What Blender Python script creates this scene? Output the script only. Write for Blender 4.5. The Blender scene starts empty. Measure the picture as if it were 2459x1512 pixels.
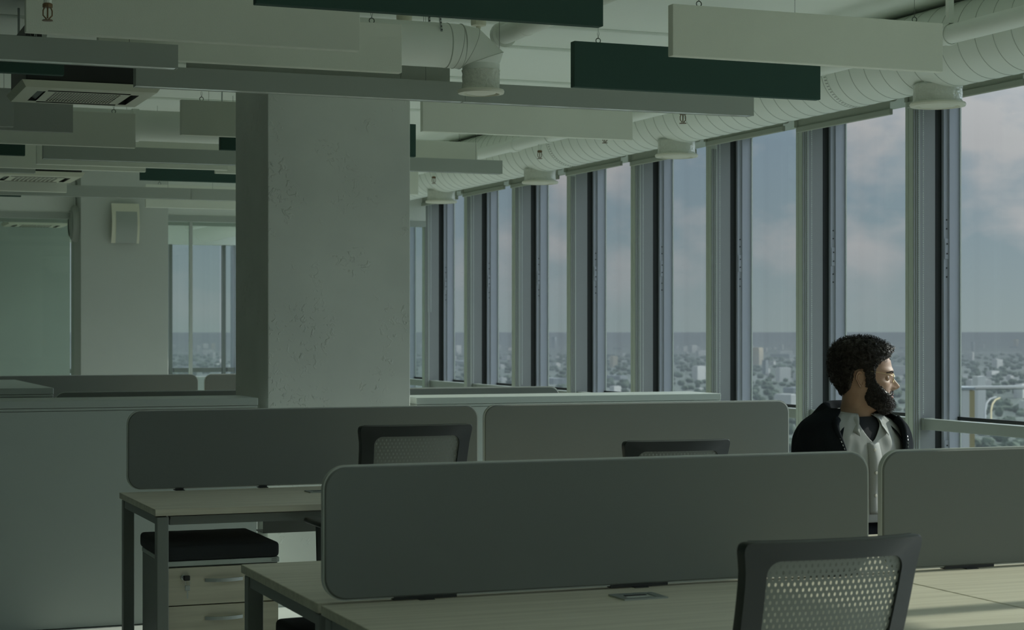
import bpy, bmesh, math, random
from mathutils import Vector, Matrix, noise

# ------------------------------------------------------------------ camera
SC = bpy.context.scene
COL = SC.collection
cam_data = bpy.data.cameras.new('camera')
cam = bpy.data.objects.new('camera', cam_data)
COL.objects.link(cam)
cam.location = (0.0, 0.0, 1.43)
YAW = math.atan(1749.5 / 4421.0)
cam.rotation_euler = (math.pi / 2, 0.0, -YAW)
cam_data.sensor_fit = 'HORIZONTAL'
cam_data.sensor_width = 36.0
cam_data.lens = 4421.0 / 2459.0 * 36.0
cam_data.shift_y = 37.0 / 2459.0
cam_data.clip_end = 60000.0
cam_data.dof.use_dof = True
cam_data.dof.focus_distance = 7.2
cam_data.dof.aperture_fstop = 8.0
SC.camera = cam

# ------------------------------------------------------------------ exposure
VS = SC.view_settings
VS.view_transform = 'Standard'
VS.look = 'None'
VS.gamma = 1.0
VS.exposure = EXPOSURE = 0.12
VS.use_curve_mapping = False
SC.cycles.max_bounces = 12
SC.cycles.diffuse_bounces = 7
SC.cycles.transparent_max_bounces = 24
SC.cycles.use_denoising = True
SC.cycles.sample_clamp_indirect = 6.0

# ------------------------------------------------------------------ sky
world = bpy.data.worlds.new('sky')
SC.world = world
world.use_nodes = True
NT = world.node_tree
NT.nodes.clear()
def wn(t, **kw):
    n = NT.nodes.new(t)
    for k, v in kw.items():
        setattr(n, k, v)
    return n
def wl(a, b):
    NT.links.new(a, b)
tc = wn('ShaderNodeTexCoord')
sep = wn('ShaderNodeSeparateXYZ'); wl(tc.outputs['Generated'], sep.inputs[0])
# clouds: noise on the view direction, flattened towards the horizon
mp = wn('ShaderNodeMapping'); mp.inputs['Scale'].default_value = (1.0, 1.0, 1.7)
mp.inputs['Location'].default_value = (1.35, 0.62, 0.13)
wl(tc.outputs['Generated'], mp.inputs['Vector'])
nz = wn('ShaderNodeTexNoise'); nz.inputs['Scale'].default_value = 11.0
nz.inputs['Detail'].default_value = 7.0; nz.inputs['Roughness'].default_value = 0.52
wl(mp.outputs[0], nz.inputs['Vector'])
cr = wn('ShaderNodeValToRGB')
cr.color_ramp.elements[0].position = 0.44; cr.color_ramp.elements[0].color = (0, 0, 0, 1)
cr.color_ramp.elements[1].position = 0.60; cr.color_ramp.elements[1].color = (1, 1, 1, 1)
wl(nz.outputs['Fac'], cr.inputs[0])
grad = wn('ShaderNodeValToRGB')
E0 = grad.color_ramp.elements[0]; E0.position = 0.0; E0.color = (0.28, 0.325, 0.34, 1)
E1 = grad.color_ramp.elements[1]; E1.position = 0.16; E1.color = (0.185, 0.245, 0.325, 1)
E2 = grad.color_ramp.elements.new(0.06); E2.color = (0.225, 0.28, 0.325, 1)
wl(sep.outputs['Z'], grad.inputs[0])
mx = wn('ShaderNodeMix', data_type='RGBA')
wl(cr.outputs[0], mx.inputs['Factor']); wl(grad.outputs[0], mx.inputs['A'])
mx.inputs['B'].default_value = (0.40, 0.385, 0.405, 1)
# clouds fade into the haze near the horizon
hf = wn('ShaderNodeMapRange'); hf.inputs['From Min'].default_value = 0.0; hf.inputs['From Max'].default_value = 0.05
wl(sep.outputs['Z'], hf.inputs['Value'])
mh = wn('ShaderNodeMix', data_type='RGBA'); wl(hf.outputs[0], mh.inputs['Factor'])
wl(grad.outputs[0], mh.inputs['A']); wl(mx.outputs['Result'], mh.inputs['B'])
# an overcast sky brightens evenly from the horizon to the zenith
br = wn('ShaderNodeMapRange'); br.inputs['From Min'].default_value = 0.1; br.inputs['From Max'].default_value = 0.9
br.inputs['To Min'].default_value = 1.0; br.inputs['To Max'].default_value = 4.6
wl(sep.outputs['Z'], br.inputs['Value'])
bg = wn('ShaderNodeBackground'); wl(mh.outputs['Result'], bg.inputs['Color'])
# the bright aureole of thin cloud round the sun
SUN_EL = math.radians(28.5)
SUN_TRAVEL = Vector((-math.cos(SUN_EL), -0.03, -math.sin(SUN_EL))).normalized()
dp = wn('ShaderNodeVectorMath', operation='DOT_PRODUCT'); wl(tc.outputs['Generated'], dp.inputs[0]); dp.inputs[1].default_value = tuple(-SUN_TRAVEL)
dpc = wn('ShaderNodeMath', operation='MAXIMUM'); wl(dp.outputs['Value'], dpc.inputs[0]); dpc.inputs[1].default_value = 0.0
dpp = wn('ShaderNodeMath', operation='POWER'); wl(dpc.outputs[0], dpp.inputs[0]); dpp.inputs[1].default_value = 8.0
aur = wn('ShaderNodeMath', operation='MULTIPLY_ADD'); wl(dpp.outputs[0], aur.inputs[0]); aur.inputs[1].default_value = AUREOLE = 17.0; wl(br.outputs[0], aur.inputs[2])
stv = wn('ShaderNodeMath', operation='MULTIPLY'); wl(aur.outputs[0], stv.inputs[0]); stv.inputs[1].default_value = SKY_STRENGTH = 1.0
wl(stv.outputs[0], bg.inputs['Strength'])
wo = wn('ShaderNodeOutputWorld'); wl(bg.outputs[0], wo.inputs['Surface'])

# ------------------------------------------------------------------ sun
sun_data = bpy.data.lights.new('sun', 'SUN')
sun_data.energy = 3.8
sun_data.angle = math.radians(0.7)
sun_data.color = (1.0, 0.95, 0.86)
sun = bpy.data.objects.new('sun', sun_data)
COL.objects.link(sun)
sun.rotation_euler = SUN_TRAVEL.to_track_quat('-Z', 'Y').to_euler()
sun.location = (14, 8, 9)

# ------------------------------------------------------------------ helpers
R = math.radians
random.seed(7)

def link(o):
    COL.objects.link(o)
    return o

class MB:
    """collects shapes and links them as one mesh object"""
    def __init__(self):
        self.v = []; self.f = []
    def raw(self, vs, fs, M=None):
        b = len(self.v)
        for p in vs:
            p = Vector(p)
            if M is not None: p = M @ p
            self.v.append(p)
        for f in fs:
            self.f.append([i + b for i in f])
        return self
    def box(self, x0, x1, y0, y1, z0, z1, M=None):
        vs = [(x0,y0,z0),(x1,y0,z0),(x1,y1,z0),(x0,y1,z0),(x0,y0,z1),(x1,y0,z1),(x1,y1,z1),(x0,y1,z1)]
        fs = [(0,3,2,1),(4,5,6,7),(0,1,5,4),(1,2,6,5),(2,3,7,6),(3,0,4,7)]
        return self.raw(vs, fs, M)
    def rbox(self, x0, x1, y0, y1, z0, z1, b=0.004, seg=2, M=None):
        bm = bmesh.new()
        bmesh.ops.create_cube(bm, size=1.0)
        for v in bm.verts:
            v.co = Vector(((x0+x1)/2 + v.co.x*(x1-x0), (y0+y1)/2 + v.co.y*(y1-y0), (z0+z1)/2 + v.co.z*(z1-z0)))
        b = min(b, 0.45*min(abs(x1-x0), abs(y1-y0), abs(z1-z0)))
        bmesh.ops.bevel(bm, geom=list(bm.edges), offset=b, segments=seg, profile=0.5, affect='EDGES')
        bm.verts.index_update()
        self.raw([v.co.copy() for v in bm.verts], [[v.index for v in f.verts] for f in bm.faces], M)
        bm.free()
        return self
    def tube(self, pts, r, n=8, cap=True, M=None):
        pts = [Vector(p) for p in pts]
        m = len(pts)
        rs = r if isinstance(r, (list, tuple)) else [r]*m
        T = []
        for i in range(m):
            a = pts[max(i-1, 0)]; c = pts[min(i+1, m-1)]
            d = (c - a)
            T.append(d.normalized() if d.length > 1e-9 else Vector((0,0,1)))
        up = Vector((0,0,1)) if abs(T[0].z) < 0.9 else Vector((1,0,0))
        N = (up - T[0]*up.dot(T[0])).normalized()
        vs = []
        for i in range(m):
            N = (N - T[i]*N.dot(T[i]))
            N = N.normalized() if N.length > 1e-6 else T[i].orthogonal().normalized()
            B = T[i].cross(N)
            for k in range(n):
                a = 2*math.pi*k/n
                vs.append(pts[i] + (N*math.cos(a) + B*math.sin(a))*rs[i])
        fs = []
        for i in range(m-1):
            for k in range(n):
                k2 = (k+1) % n
                fs.append((i*n+k, i*n+k2, (i+1)*n+k2, (i+1)*n+k))
        if cap:
            fs.append(tuple(reversed(range(n))))
            fs.append(tuple((m-1)*n + k for k in range(n)))
        return self.raw(vs, fs, M)
    def lathe(self, prof, n=24, c=(0,0,0), M=None, closed=False):
        """prof: (radius, z) pairs, spun about the z axis through c"""
        vs = []; fs = []
        m = len(prof)
        for (r, z) in prof:
            for k in range(n):
                a = 2*math.pi*k/n
                vs.append((c[0]+r*math.cos(a), c[1]+r*math.sin(a), c[2]+z))
        rng = m if closed else m-1
        for i in range(rng):
            j = (i+1) % m
            for k in range(n):
                k2 = (k+1) % n
                fs.append((i*n+k, i*n+k2, j*n+k2, j*n+k))
        if not closed:
            if prof[0][0] > 1e-6: fs.append(tuple(reversed(range(n))))
            if prof[-1][0] > 1e-6: fs.append(tuple((m-1)*n+k for k in range(n)))
        return self.raw(vs, fs, M)
    def prism(self, outline, y0, y1, M=None, edge=0.0):
        """outline: (x, z) loop extruded along y, with an optional small edge bevel"""
        n = len(outline)
        cx = sum(p[0] for p in outline)/n; cz = sum(p[1] for p in outline)/n
        def ins(p, e):
            dx, dz = p[0]-cx, p[1]-cz
            L = math.hypot(dx, dz) or 1
            return (p[0]-math.copysign(min(e, abs(dx)), dx), p[1]-math.copysign(min(e, abs(dz)), dz))
        loops = []
        if edge > 0:
            loops = [([ins(p, edge) for p in outline], y0), (outline, y0+edge), (outline, y1-edge), ([ins(p, edge) for p in outline], y1)]
        else:
            loops = [(outline, y0), (outline, y1)]
        vs = []; fs = []
        for o, y in loops:
            vs += [(p[0], y, p[1]) for p in o]
        for i in range(len(loops)-1):
            for k in range(n):
                k2 = (k+1) % n
                fs.append((i*n+k, i*n+k2, (i+1)*n+k2, (i+1)*n+k))
        fs.append(tuple(reversed(range(n))))
        fs.append(tuple((len(loops)-1)*n+k for k in range(n)))
        return self.raw(vs, fs, M)
    def mesh(self, name, mat, smooth=False, sharp=30):
        me = bpy.data.meshes.new(name)
        me.from_pydata([tuple(v) for v in self.v], [], self.f)
        bm = bmesh.new(); bm.from_mesh(me)
        bmesh.ops.recalc_face_normals(bm, faces=bm.faces)
        bm.to_mesh(me); bm.free()
        if mat: me.materials.append(mat)
        if smooth:
            me.polygons.foreach_set('use_smooth', [True]*len(me.polygons))
            if sharp < 180:
                me.set_sharp_from_angle(angle=R(sharp))
        me.update()
        return me
    def build(self, name, mat, parent=None, smooth=False, sharp=30, loc=None, label=None):
        o = bpy.data.objects.new(name, self.mesh(name, mat, smooth, sharp))
        link(o)
        if parent is not None: o.parent = parent
        if loc is not None: o.location = loc
        if label: o['label'] = label
        return o

def inst(o_or_me, name, parent=None, loc=(0,0,0), rot=(0,0,0), scale=(1,1,1)):
    me = o_or_me if isinstance(o_or_me, bpy.types.Mesh) else o_or_me.data
    o = bpy.data.objects.new(name, me)
    link(o)
    if parent is not None: o.parent = parent
    o.location = loc; o.rotation_euler = rot; o.scale = scale
    return o

def tag(o, label, cat, group=None):
    o['label'] = label; o['category'] = cat
    if group: o['group'] = group
    return o

def thing(name, label, cat, loc=(0,0,0), rotz=0.0, group=None):
    o = bpy.data.objects.new(name, None)
    o.empty_display_size = 0.05
    link(o)
    o.location = loc; o.rotation_euler = (0, 0, rotz)
    return tag(o, label, cat, group)

def struct(o):
    o['kind'] = 'structure'
    return o

def sempty(name, loc=(0,0,0)):
    o = bpy.data.objects.new(name, None)
    o.empty_display_size = 0.05
    link(o); o.location = loc
    return struct(o)

def rrect(x0, x1, z0, z1, r, n=8):
    out = []
    for (cx, cz, a0) in ((x1-r, z0+r, -90), (x1-r, z1-r, 0), (x0+r, z1-r, 90), (x0+r, z0+r, 180)):
        for k in range(n+1):
            a = R(a0 + 90*k/n)
            out.append((cx + r*math.cos(a), cz + r*math.sin(a)))
    return out

def T(x, y, z): return Matrix.Translation((x, y, z))
def RX(a): return Matrix.Rotation(a, 4, 'X')
def RY(a): return Matrix.Rotation(a, 4, 'Y')
def RZ(a): return Matrix.Rotation(a, 4, 'Z')

# ------------------------------------------------------------------ materials
MATS = {}
def mat(name, col, rough=0.6, metal=0.0, spec=0.5, bump=None, vary=None, coat=0.0, sheen=0.0, subs=0.0):
    """bump: (scale, strength, detail); vary: (scale, amount)"""
    m = bpy.data.materials.new(name); MATS[name] = m
    m.use_nodes = True
    nt = m.node_tree
    p = nt.nodes['Principled BSDF']
    p.inputs['Base Color'].default_value = (*col, 1)
    p.inputs['Roughness'].default_value = rough
    p.inputs['Metallic'].default_value = metal
    p.inputs['Specular IOR Level'].default_value = spec
    p.inputs['Coat Weight'].default_value = coat
    p.inputs['Sheen Weight'].default_value = sheen
    if subs:
        p.inputs['Subsurface Weight'].default_value = subs
        p.inputs['Subsurface Radius'].default_value = (0.012, 0.005, 0.003)
        p.inputs['Subsurface Scale'].default_value = 0.6
    if bump or vary:
        c = nt.nodes.new('ShaderNodeTexCoord')
    if bump:
        n = nt.nodes.new('ShaderNodeTexNoise'); n.inputs['Scale'].default_value = bump[0]; n.inputs['Detail'].default_value = bump[2]
        nt.links.new(c.outputs['Object'], n.inputs['Vector'])
        b = nt.nodes.new('ShaderNodeBump'); b.inputs['Strength'].default_value = bump[1]; b.inputs['Distance'].default_value = 0.01
        nt.links.new(n.outputs['Fac'], b.inputs['Height']); nt.links.new(b.outputs[0], p.inputs['Normal'])
    if vary:
        n2 = nt.nodes.new('ShaderNodeTexNoise'); n2.inputs['Scale'].default_value = vary[0]; n2.inputs['Detail'].default_value = 5
        nt.links.new(c.outputs['Object'], n2.inputs['Vector'])
        r = nt.nodes.new('ShaderNodeValToRGB')
        a = vary[1]
        r.color_ramp.elements[0].position = 0.3; r.color_ramp.elements[1].position = 0.7
        r.color_ramp.elements[0].color = (*[max(0, x*(1-a)) for x in col], 1)
        r.color_ramp.elements[1].color = (*[min(1, x*(1+a)) for x in col], 1)
        nt.links.new(n2.outputs['Fac'], r.inputs[0]); nt.links.new(r.outputs[0], p.inputs['Base Color'])
    return m

M_ceil = mat('ceiling_paint', (0.78, 0.825, 0.76), 0.85, bump=(14, 0.15, 4))
M_wall = mat('wall_paint', (0.66, 0.69, 0.63), 0.85, bump=(30, 0.1, 4))
M_floor = mat('floor_vinyl', (0.57, 0.60, 0.56), 0.45, vary=(1.2, 0.06))
M_duct = mat('duct_paint', (0.75, 0.795, 0.72), 0.5, spec=0.4)
M_seam = mat('duct_seam', (0.47, 0.51, 0.45), 0.5)
M_wrap = mat('plastic_wrap', (0.62, 0.65, 0.56), 0.22, spec=0.6, bump=(40, 0.9, 2))
M_valve = mat('white_valve', (0.70, 0.70, 0.58), 0.4)
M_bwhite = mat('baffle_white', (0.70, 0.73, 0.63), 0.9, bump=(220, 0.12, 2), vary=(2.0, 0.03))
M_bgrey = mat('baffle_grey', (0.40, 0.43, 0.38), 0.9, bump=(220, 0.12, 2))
M_bgreen = mat('baffle_green', (0.032, 0.074, 0.058), 0.9, bump=(220, 0.12, 2))
M_alu = mat('grey_aluminium', (0.36, 0.395, 0.35), 0.5, metal=0.0, spec=0.4)
M_led = mat('light_diffuser', (0.66, 0.69, 0.64), 0.12, spec=0.8)
M_steel = mat('steel', (0.42, 0.46, 0.44), 0.35, metal=0.8)
M_dark = mat('dark_metal', (0.016, 0.019, 0.017), 0.5)
M_wire = mat('wire', (0.12, 0.14, 0.12), 0.4, metal=0.5)
M_brass = mat('brass', (0.20, 0.13, 0.07), 0.35, metal=0.7)
M_cream = mat('cream_plastic', (0.66, 0.66, 0.52), 0.45)
M_acp = mat('cassette_plastic', (0.50, 0.52, 0.40), 0.45)
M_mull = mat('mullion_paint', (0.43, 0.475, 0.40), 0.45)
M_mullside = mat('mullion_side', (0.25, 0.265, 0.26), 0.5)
M_sash = mat('sash_aluminium', (0.38, 0.405, 0.45), 0.42, spec=0.5)
M_gasket = mat('black_gasket', (0.010, 0.014, 0.012), 0.6)
M_rail = mat('rail_paint', (0.28, 0.31, 0.27), 0.4)
M_blind = mat('blind_fabric', (0.34, 0.37, 0.30), 0.8)
M_bead = mat('bead_chain', (0.70, 0.76, 0.72), 0.3)
M_fab = mat('screen_fabric', (0.165, 0.181, 0.164), 0.92, bump=(600, 0.04, 2), sheen=0.1)
M_trim = mat('screen_trim', (0.46, 0.49, 0.45), 0.4)
M_leg = mat('leg_metal', (0.19, 0.21, 0.19), 0.42, metal=0.2)
M_cab = mat('cabinet_white', (0.40, 0.45, 0.41), 0.42, spec=0.5)
M_chair = mat('chair_plastic', (0.020, 0.026, 0.024), 0.42)
M_chairmesh = mat('chair_mesh', (0.19, 0.205, 0.18), 0.6)
M_seatfab = mat('seat_fabric', (0.015, 0.018, 0.018), 0.95, bump=(500, 0.2, 2))
M_cushion = mat('cushion_fabric', (0.018, 0.022, 0.023), 0.95, bump=(400, 0.2, 2))
M_skin = mat('skin', (0.40, 0.245, 0.165), 0.5, subs=0.12, bump=(300, 0.06, 3), vary=(28, 0.06))
M_lip = mat('lip', (0.30, 0.13, 0.10), 0.45)
M_hair = mat('hair', (0.022, 0.017, 0.013), 0.45, spec=0.4)
M_eye = mat('eye_white', (0.55, 0.52, 0.48), 0.2)
M_iris = mat('iris', (0.03, 0.018, 0.01), 0.15)
M_jacket = mat('jacket_cotton', (0.013, 0.016, 0.019), 0.95, spec=0.05, bump=(300, 0.15, 3))
M_shirt = mat('shirt_cotton', (0.37, 0.385, 0.375), 0.85, bump=(900, 0.05, 2))
M_tee = mat('tshirt', (0.010, 0.012, 0.016), 0.9)
M_button = mat('button', (0.62, 0.60, 0.52), 0.35)
M_zip = mat('zip_metal', (0.55, 0.56, 0.55), 0.35, metal=0.6)
M_denim = mat('denim', (0.012, 0.016, 0.022), 0.9, bump=(300, 0.15, 3))
M_shoe = mat('shoe_leather', (0.02, 0.018, 0.016), 0.5)
M_gold = mat('gold_wire', (0.65, 0.55, 0.33), 0.25, metal=0.9)
M_cityw = mat('city_pale', (0.50, 0.51, 0.49), 0.9)
M_cityb = mat('city_buff', (0.46, 0.41, 0.31), 0.9)
M_cityg = mat('city_grey', (0.24, 0.27, 0.28), 0.9)
M_cityyel = mat('city_yellow', (0.30, 0.26, 0.14), 0.9)
M_road = mat('road_concrete', (0.17, 0.185, 0.185), 0.9)
M_tree = mat('tree_crowns', (0.050, 0.075, 0.045), 0.95, vary=(0.02, 0.3))

def wood_mat(name, c0, c1, axis='X'):
    m = bpy.data.materials.new(name); m.use_nodes = True
    nt = m.node_tree; p = nt.nodes['Principled BSDF']
    c = nt.nodes.new('ShaderNodeTexCoord'); mp = nt.nodes.new('ShaderNodeMapping')
    mp.inputs['Scale'].default_value = (1.2, 26, 26) if axis == 'X' else (26, 26, 1.2)
    nt.links.new(c.outputs['Object'], mp.inputs['Vector'])
    n = nt.nodes.new('ShaderNodeTexNoise'); n.inputs['Scale'].default_value = 1.5; n.inputs['Detail'].default_value = 6
    n.inputs['Distortion'].default_value = 0.4
    nt.links.new(mp.outputs[0], n.inputs['Vector'])
    r = nt.nodes.new('ShaderNodeValToRGB')
    r.color_ramp.elements[0].position = 0.32; r.color_ramp.elements[0].color = (*c0, 1)
    r.color_ramp.elements[1].position = 0.68; r.color_ramp.elements[1].color = (*c1, 1)
    nt.links.new(n.outputs['Fac'], r.inputs[0]); nt.links.new(r.outputs[0], p.inputs['Base Color'])
    p.inputs['Roughness'].default_value = 0.5
    b = nt.nodes.new('ShaderNodeBump'); b.inputs['Strength'].default_value = 0.05
    nt.links.new(n.outputs['Fac'], b.inputs['Height']); nt.links.new(b.outputs[0], p.inputs['Normal'])
    return m
M_wood = wood_mat('oak_laminate', (0.45, 0.43, 0.33), (0.57, 0.55, 0.43))
M_woodedge = mat('oak_edge', (0.36, 0.32, 0.24), 0.5)

def plaster_mat():
    """hand-trowelled plaster: fine grain with scattered raised scars"""
    m = bpy.data.materials.new('column_plaster'); m.use_nodes = True
    nt = m.node_tree; p = nt.nodes['Principled BSDF']
    p.inputs['Roughness'].default_value = 0.8
    c = nt.nodes.new('ShaderNodeTexCoord')
    n0 = nt.nodes.new('ShaderNodeTexNoise'); n0.inputs['Scale'].default_value = 2.2; n0.inputs['Detail'].default_value = 6
    nt.links.new(c.outputs['Object'], n0.inputs['Vector'])
    r0 = nt.nodes.new('ShaderNodeValToRGB')
    r0.color_ramp.elements[0].position = 0.3; r0.color_ramp.elements[0].color = (0.54, 0.57, 0.52, 1)
    r0.color_ramp.elements[1].position = 0.7; r0.color_ramp.elements[1].color = (0.62, 0.65, 0.59, 1)
    nt.links.new(n0.outputs['Fac'], r0.inputs[0]); nt.links.new(r0.outputs[0], p.inputs['Base Color'])
    n1 = nt.nodes.new('ShaderNodeTexNoise'); n1.inputs['Scale'].default_value = 26; n1.inputs['Detail'].default_value = 5
    n1.inputs['Distortion'].default_value = 1.2
    nt.links.new(c.outputs['Object'], n1.inputs['Vector'])
    r1 = nt.nodes.new('ShaderNodeValToRGB'); r1.color_ramp.elements[0].position = 0.56; r1.color_ramp.elements[1].position = 0.66
    nt.links.new(n1.outputs['Fac'], r1.inputs[0])
    n2 = nt.nodes.new('ShaderNodeTexNoise'); n2.inputs['Scale'].default_value = 4.5; n2.inputs['Detail'].default_value = 3
    nt.links.new(c.outputs['Object'], n2.inputs['Vector'])
    r2 = nt.nodes.new('ShaderNodeValToRGB'); r2.color_ramp.elements[0].position = 0.5; r2.color_ramp.elements[1].position = 0.62
    nt.links.new(n2.outputs['Fac'], r2.inputs[0])
    mu = nt.nodes.new('ShaderNodeMath'); mu.operation = 'MULTIPLY'
    nt.links.new(r1.outputs[0], mu.inputs[0]); nt.links.new(r2.outputs[0], mu.inputs[1])
    b = nt.nodes.new('ShaderNodeBump'); b.inputs['Strength'].default_value = 0.7; b.inputs['Distance'].default_value = 0.005
    nt.links.new(mu.outputs[0], b.inputs['Height']); nt.links.new(b.outputs[0], p.inputs['Normal'])
    return m
M_col = plaster_mat()
M_core = mat('core_wall_paint', (0.13, 0.145, 0.135), 0.85)
M_inner = mat('inner_wall_paint', (0.40, 0.46, 0.41), 0.85, vary=(0.9, 0.06))
M_colfar = mat('smooth_plaster', (0.49, 0.52, 0.47), 0.85, vary=(1.5, 0.04))

def glass_mat(name, tint, refl=0.02):
    m = bpy.data.materials.new(name); m.use_nodes = True
    nt = m.node_tree; nt.nodes.clear()
    o = nt.nodes.new('ShaderNodeOutputMaterial')
    t = nt.nodes.new('ShaderNodeBsdfTransparent'); t.inputs[0].default_value = (*tint, 1)
    g = nt.nodes.new('ShaderNodeBsdfGlossy'); g.inputs['Roughness'].default_value = 0.02
    g.inputs['Color'].default_value = (0.9, 0.95, 0.95, 1)
    l0 = nt.nodes.new('ShaderNodeLayerWeight'); l0.inputs['Blend'].default_value = 0.5
    l1 = nt.nodes.new('ShaderNodeMath'); l1.operation = 'POWER'; l1.inputs[1].default_value = 5.0
    l = nt.nodes.new('ShaderNodeMath'); l.operation = 'MULTIPLY_ADD'; l.inputs[1].default_value = 0.6; l.inputs[2].default_value = refl
    nt.links.new(l0.outputs['Facing'], l1.inputs[0]); nt.links.new(l1.outputs[0], l.inputs[0])
    x = nt.nodes.new('ShaderNodeMixShader')
    nt.links.new(l.outputs[0], x.inputs[0])
    nt.links.new(t.outputs[0], x.inputs[1]); nt.links.new(g.outputs[0], x.inputs[2])
    nt.links.new(x.outputs[0], o.inputs[0])
    return m
M_glass = glass_mat('facade_glass', (0.885, 0.918, 0.902))
M_pglass = glass_mat('partition_glass', (0.93, 0.96, 0.94))
M_lens = glass_mat('spectacle_lens', (0.95, 0.97, 0.95))
# ================================================================== the setting
XW = 5.85          # inner face of the window wall
CEIL = 3.02
YF = 25.0          # far facade
YB = -7.0          # rear end of the floor, behind the camera
XL = -6.0
b = MB().box(XL, 6.2, YB, YF+0.2, -0.25, 0.0); struct(b.build('floor', M_floor))
b = MB().box(XL, 6.2, YB, YF+0.2, CEIL, CEIL+0.3); ceil = struct(b.build('ceiling', M_ceil))
# shallow casting joints across the slab
for i, y in enumerate((8.9, 9.6, 10.9, 12.6, 14.6)):
    struct(MB().rbox(-2, 5.2, y-0.05, y+0.05, CEIL-0.018, CEIL+0.01, 0.012).build('trim_%d' % (i+2), M_ceil))
struct(MB().box(XL-0.15, XL, YB, YF+0.2, 0, CEIL).build('wall_left', M_core))
struct(MB().box(XL-0.15, 6.2, YB-0.15, YB, 0, CEIL).build('wall_rear', M_core))

# ------------------------------------------------------------------ side facade, one module per mullion
PITCH = 1.2
Y0 = 8.79
ZT = 2.78
def mk(fn, mat_, smooth=False):
    b = MB(); fn(b)
    return b.mesh('window_part', mat_, smooth)
W = 0.072
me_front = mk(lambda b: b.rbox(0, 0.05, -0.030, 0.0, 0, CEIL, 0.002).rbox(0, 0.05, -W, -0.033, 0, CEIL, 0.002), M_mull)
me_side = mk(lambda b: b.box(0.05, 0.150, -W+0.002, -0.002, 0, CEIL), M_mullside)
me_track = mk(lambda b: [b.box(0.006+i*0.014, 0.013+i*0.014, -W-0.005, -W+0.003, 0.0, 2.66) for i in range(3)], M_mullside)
me_gask = mk(lambda b: b.box(0.150, 0.200, -W+0.012, -0.006, 0.05, ZT), M_gasket)
me_sash = mk(lambda b: b.box(0.200, 0.230, -W-0.010, -0.004, 0.05, ZT).box(0.230, 0.262, -W-0.022, -0.004, 0.05, ZT).box(0.262, 0.305, -W-0.012, -0.004, 0.05, ZT), M_sash)
me_bead = mk(lambda b: b.box(0.303, 0.311, -W-0.020, -0.004, 0.05, ZT), M_trim)
me_hinge = mk(lambda b: b.rbox(0.204, 0.232, -W-0.015, -W-0.008, 0, 0.115, 0.002), M_sash)
me_screw = mk(lambda b: b.lathe([(0.0045, 0), (0.0045, 0.003), (0.0, 0.0035)], 8, M=RX(math.pi/2)), M_dark)
me_rail = mk(lambda b: b.rbox(0.060, 0.120, -PITCH, -W, 0.877, 0.938, 0.003), M_rail)
me_railcap = mk(lambda b: b.rbox(0.056, 0.126, -W-0.028, -W, 0.874, 0.941, 0.002), M_rail)
me_pane = mk(lambda b: b.box(0.300, 0.306, -PITCH-0.004, -W-0.010, 0.05, ZT), M_glass)
me_sill = mk(lambda b: b.rbox(0.0, 0.32, -PITCH, -W, 0.0, 0.05, 0.003), M_rail)
me_glaz = mk(lambda b: b.box(0.290, 0.310, -PITCH, -W-0.01, 0.925, 0.945), M_gasket)
me_head = mk(lambda b: b.box(0.06, 0.32, -PITCH, -W, ZT-0.03, CEIL), M_mull)
nwin = 0
for k in range(13, -13, -1):
    y = Y0 + PITCH*k
    if y > YF - 0.3: continue
    nwin += 1
    w = sempty('window_%d' % nwin, (XW, y, 0))
    inst(me_front, 'mullion_face', w); inst(me_side, 'mullion_web', w)
    inst(me_track, 'blind_track', w)
    inst(me_gask, 'gasket', w); inst(me_sash, 'sash', w); inst(me_bead, 'glazing_bead', w)
    inst(me_pane, 'pane', w); inst(me_rail, 'guard_rail', w); inst(me_railcap, 'rail_bracket', w)
    inst(me_sill, 'sill', w); inst(me_head, 'head', w); inst(me_glaz, 'glazing_gasket', w)
    if k <= 9:
        for hz in (0.70, 1.83):
            h = inst(me_hinge, 'hinge', w, (0, 0, hz))
            for sz in (-0.10, -0.05, 0.03, 0.085, 0.17, 0.22):
                inst(me_screw, 'screw', h, (0.218, -W-0.015 if 0 < sz < 0.11 else -W-0.010, sz))

# ------------------------------------------------------------------ roller blinds, rolled up
ORD = ['rightmost', 'second', 'third', 'fourth', 'fifth', 'sixth', 'seventh', 'eighth', 'ninth', 'tenth']
me_chain = {}
def chain_mesh(L):
    b = MB()
    n = int(L/0.012)
    for i in range(n):
        z = -i*0.012
        b.raw([(0,0,z+0.0042),(0.0040,0,z),(0,0.0040,z),(-0.0040,0,z),(0,-0.0040,z),(0,0,z-0.0042)],
              [(0,1,2),(0,2,3),(0,3,4),(0,4,1),(5,2,1),(5,3,2),(5,4,3),(5,1,4)])
    b.tube([(0,0,0),(0,0,-n*0.012)], 0.0009, 4)
    return b.mesh('bead_chain', M_bead, False)
drops = [2.665, 2.648, 2.675, 2.64, 2.66, 2.65, 2.655, 2.645, 2.66, 2.66]
chains = [1.75, 1.86, 1.84, 1.80, 0.0, 1.75, 1.80, 1.10, 1.80, 1.80]
idx = 0
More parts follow.
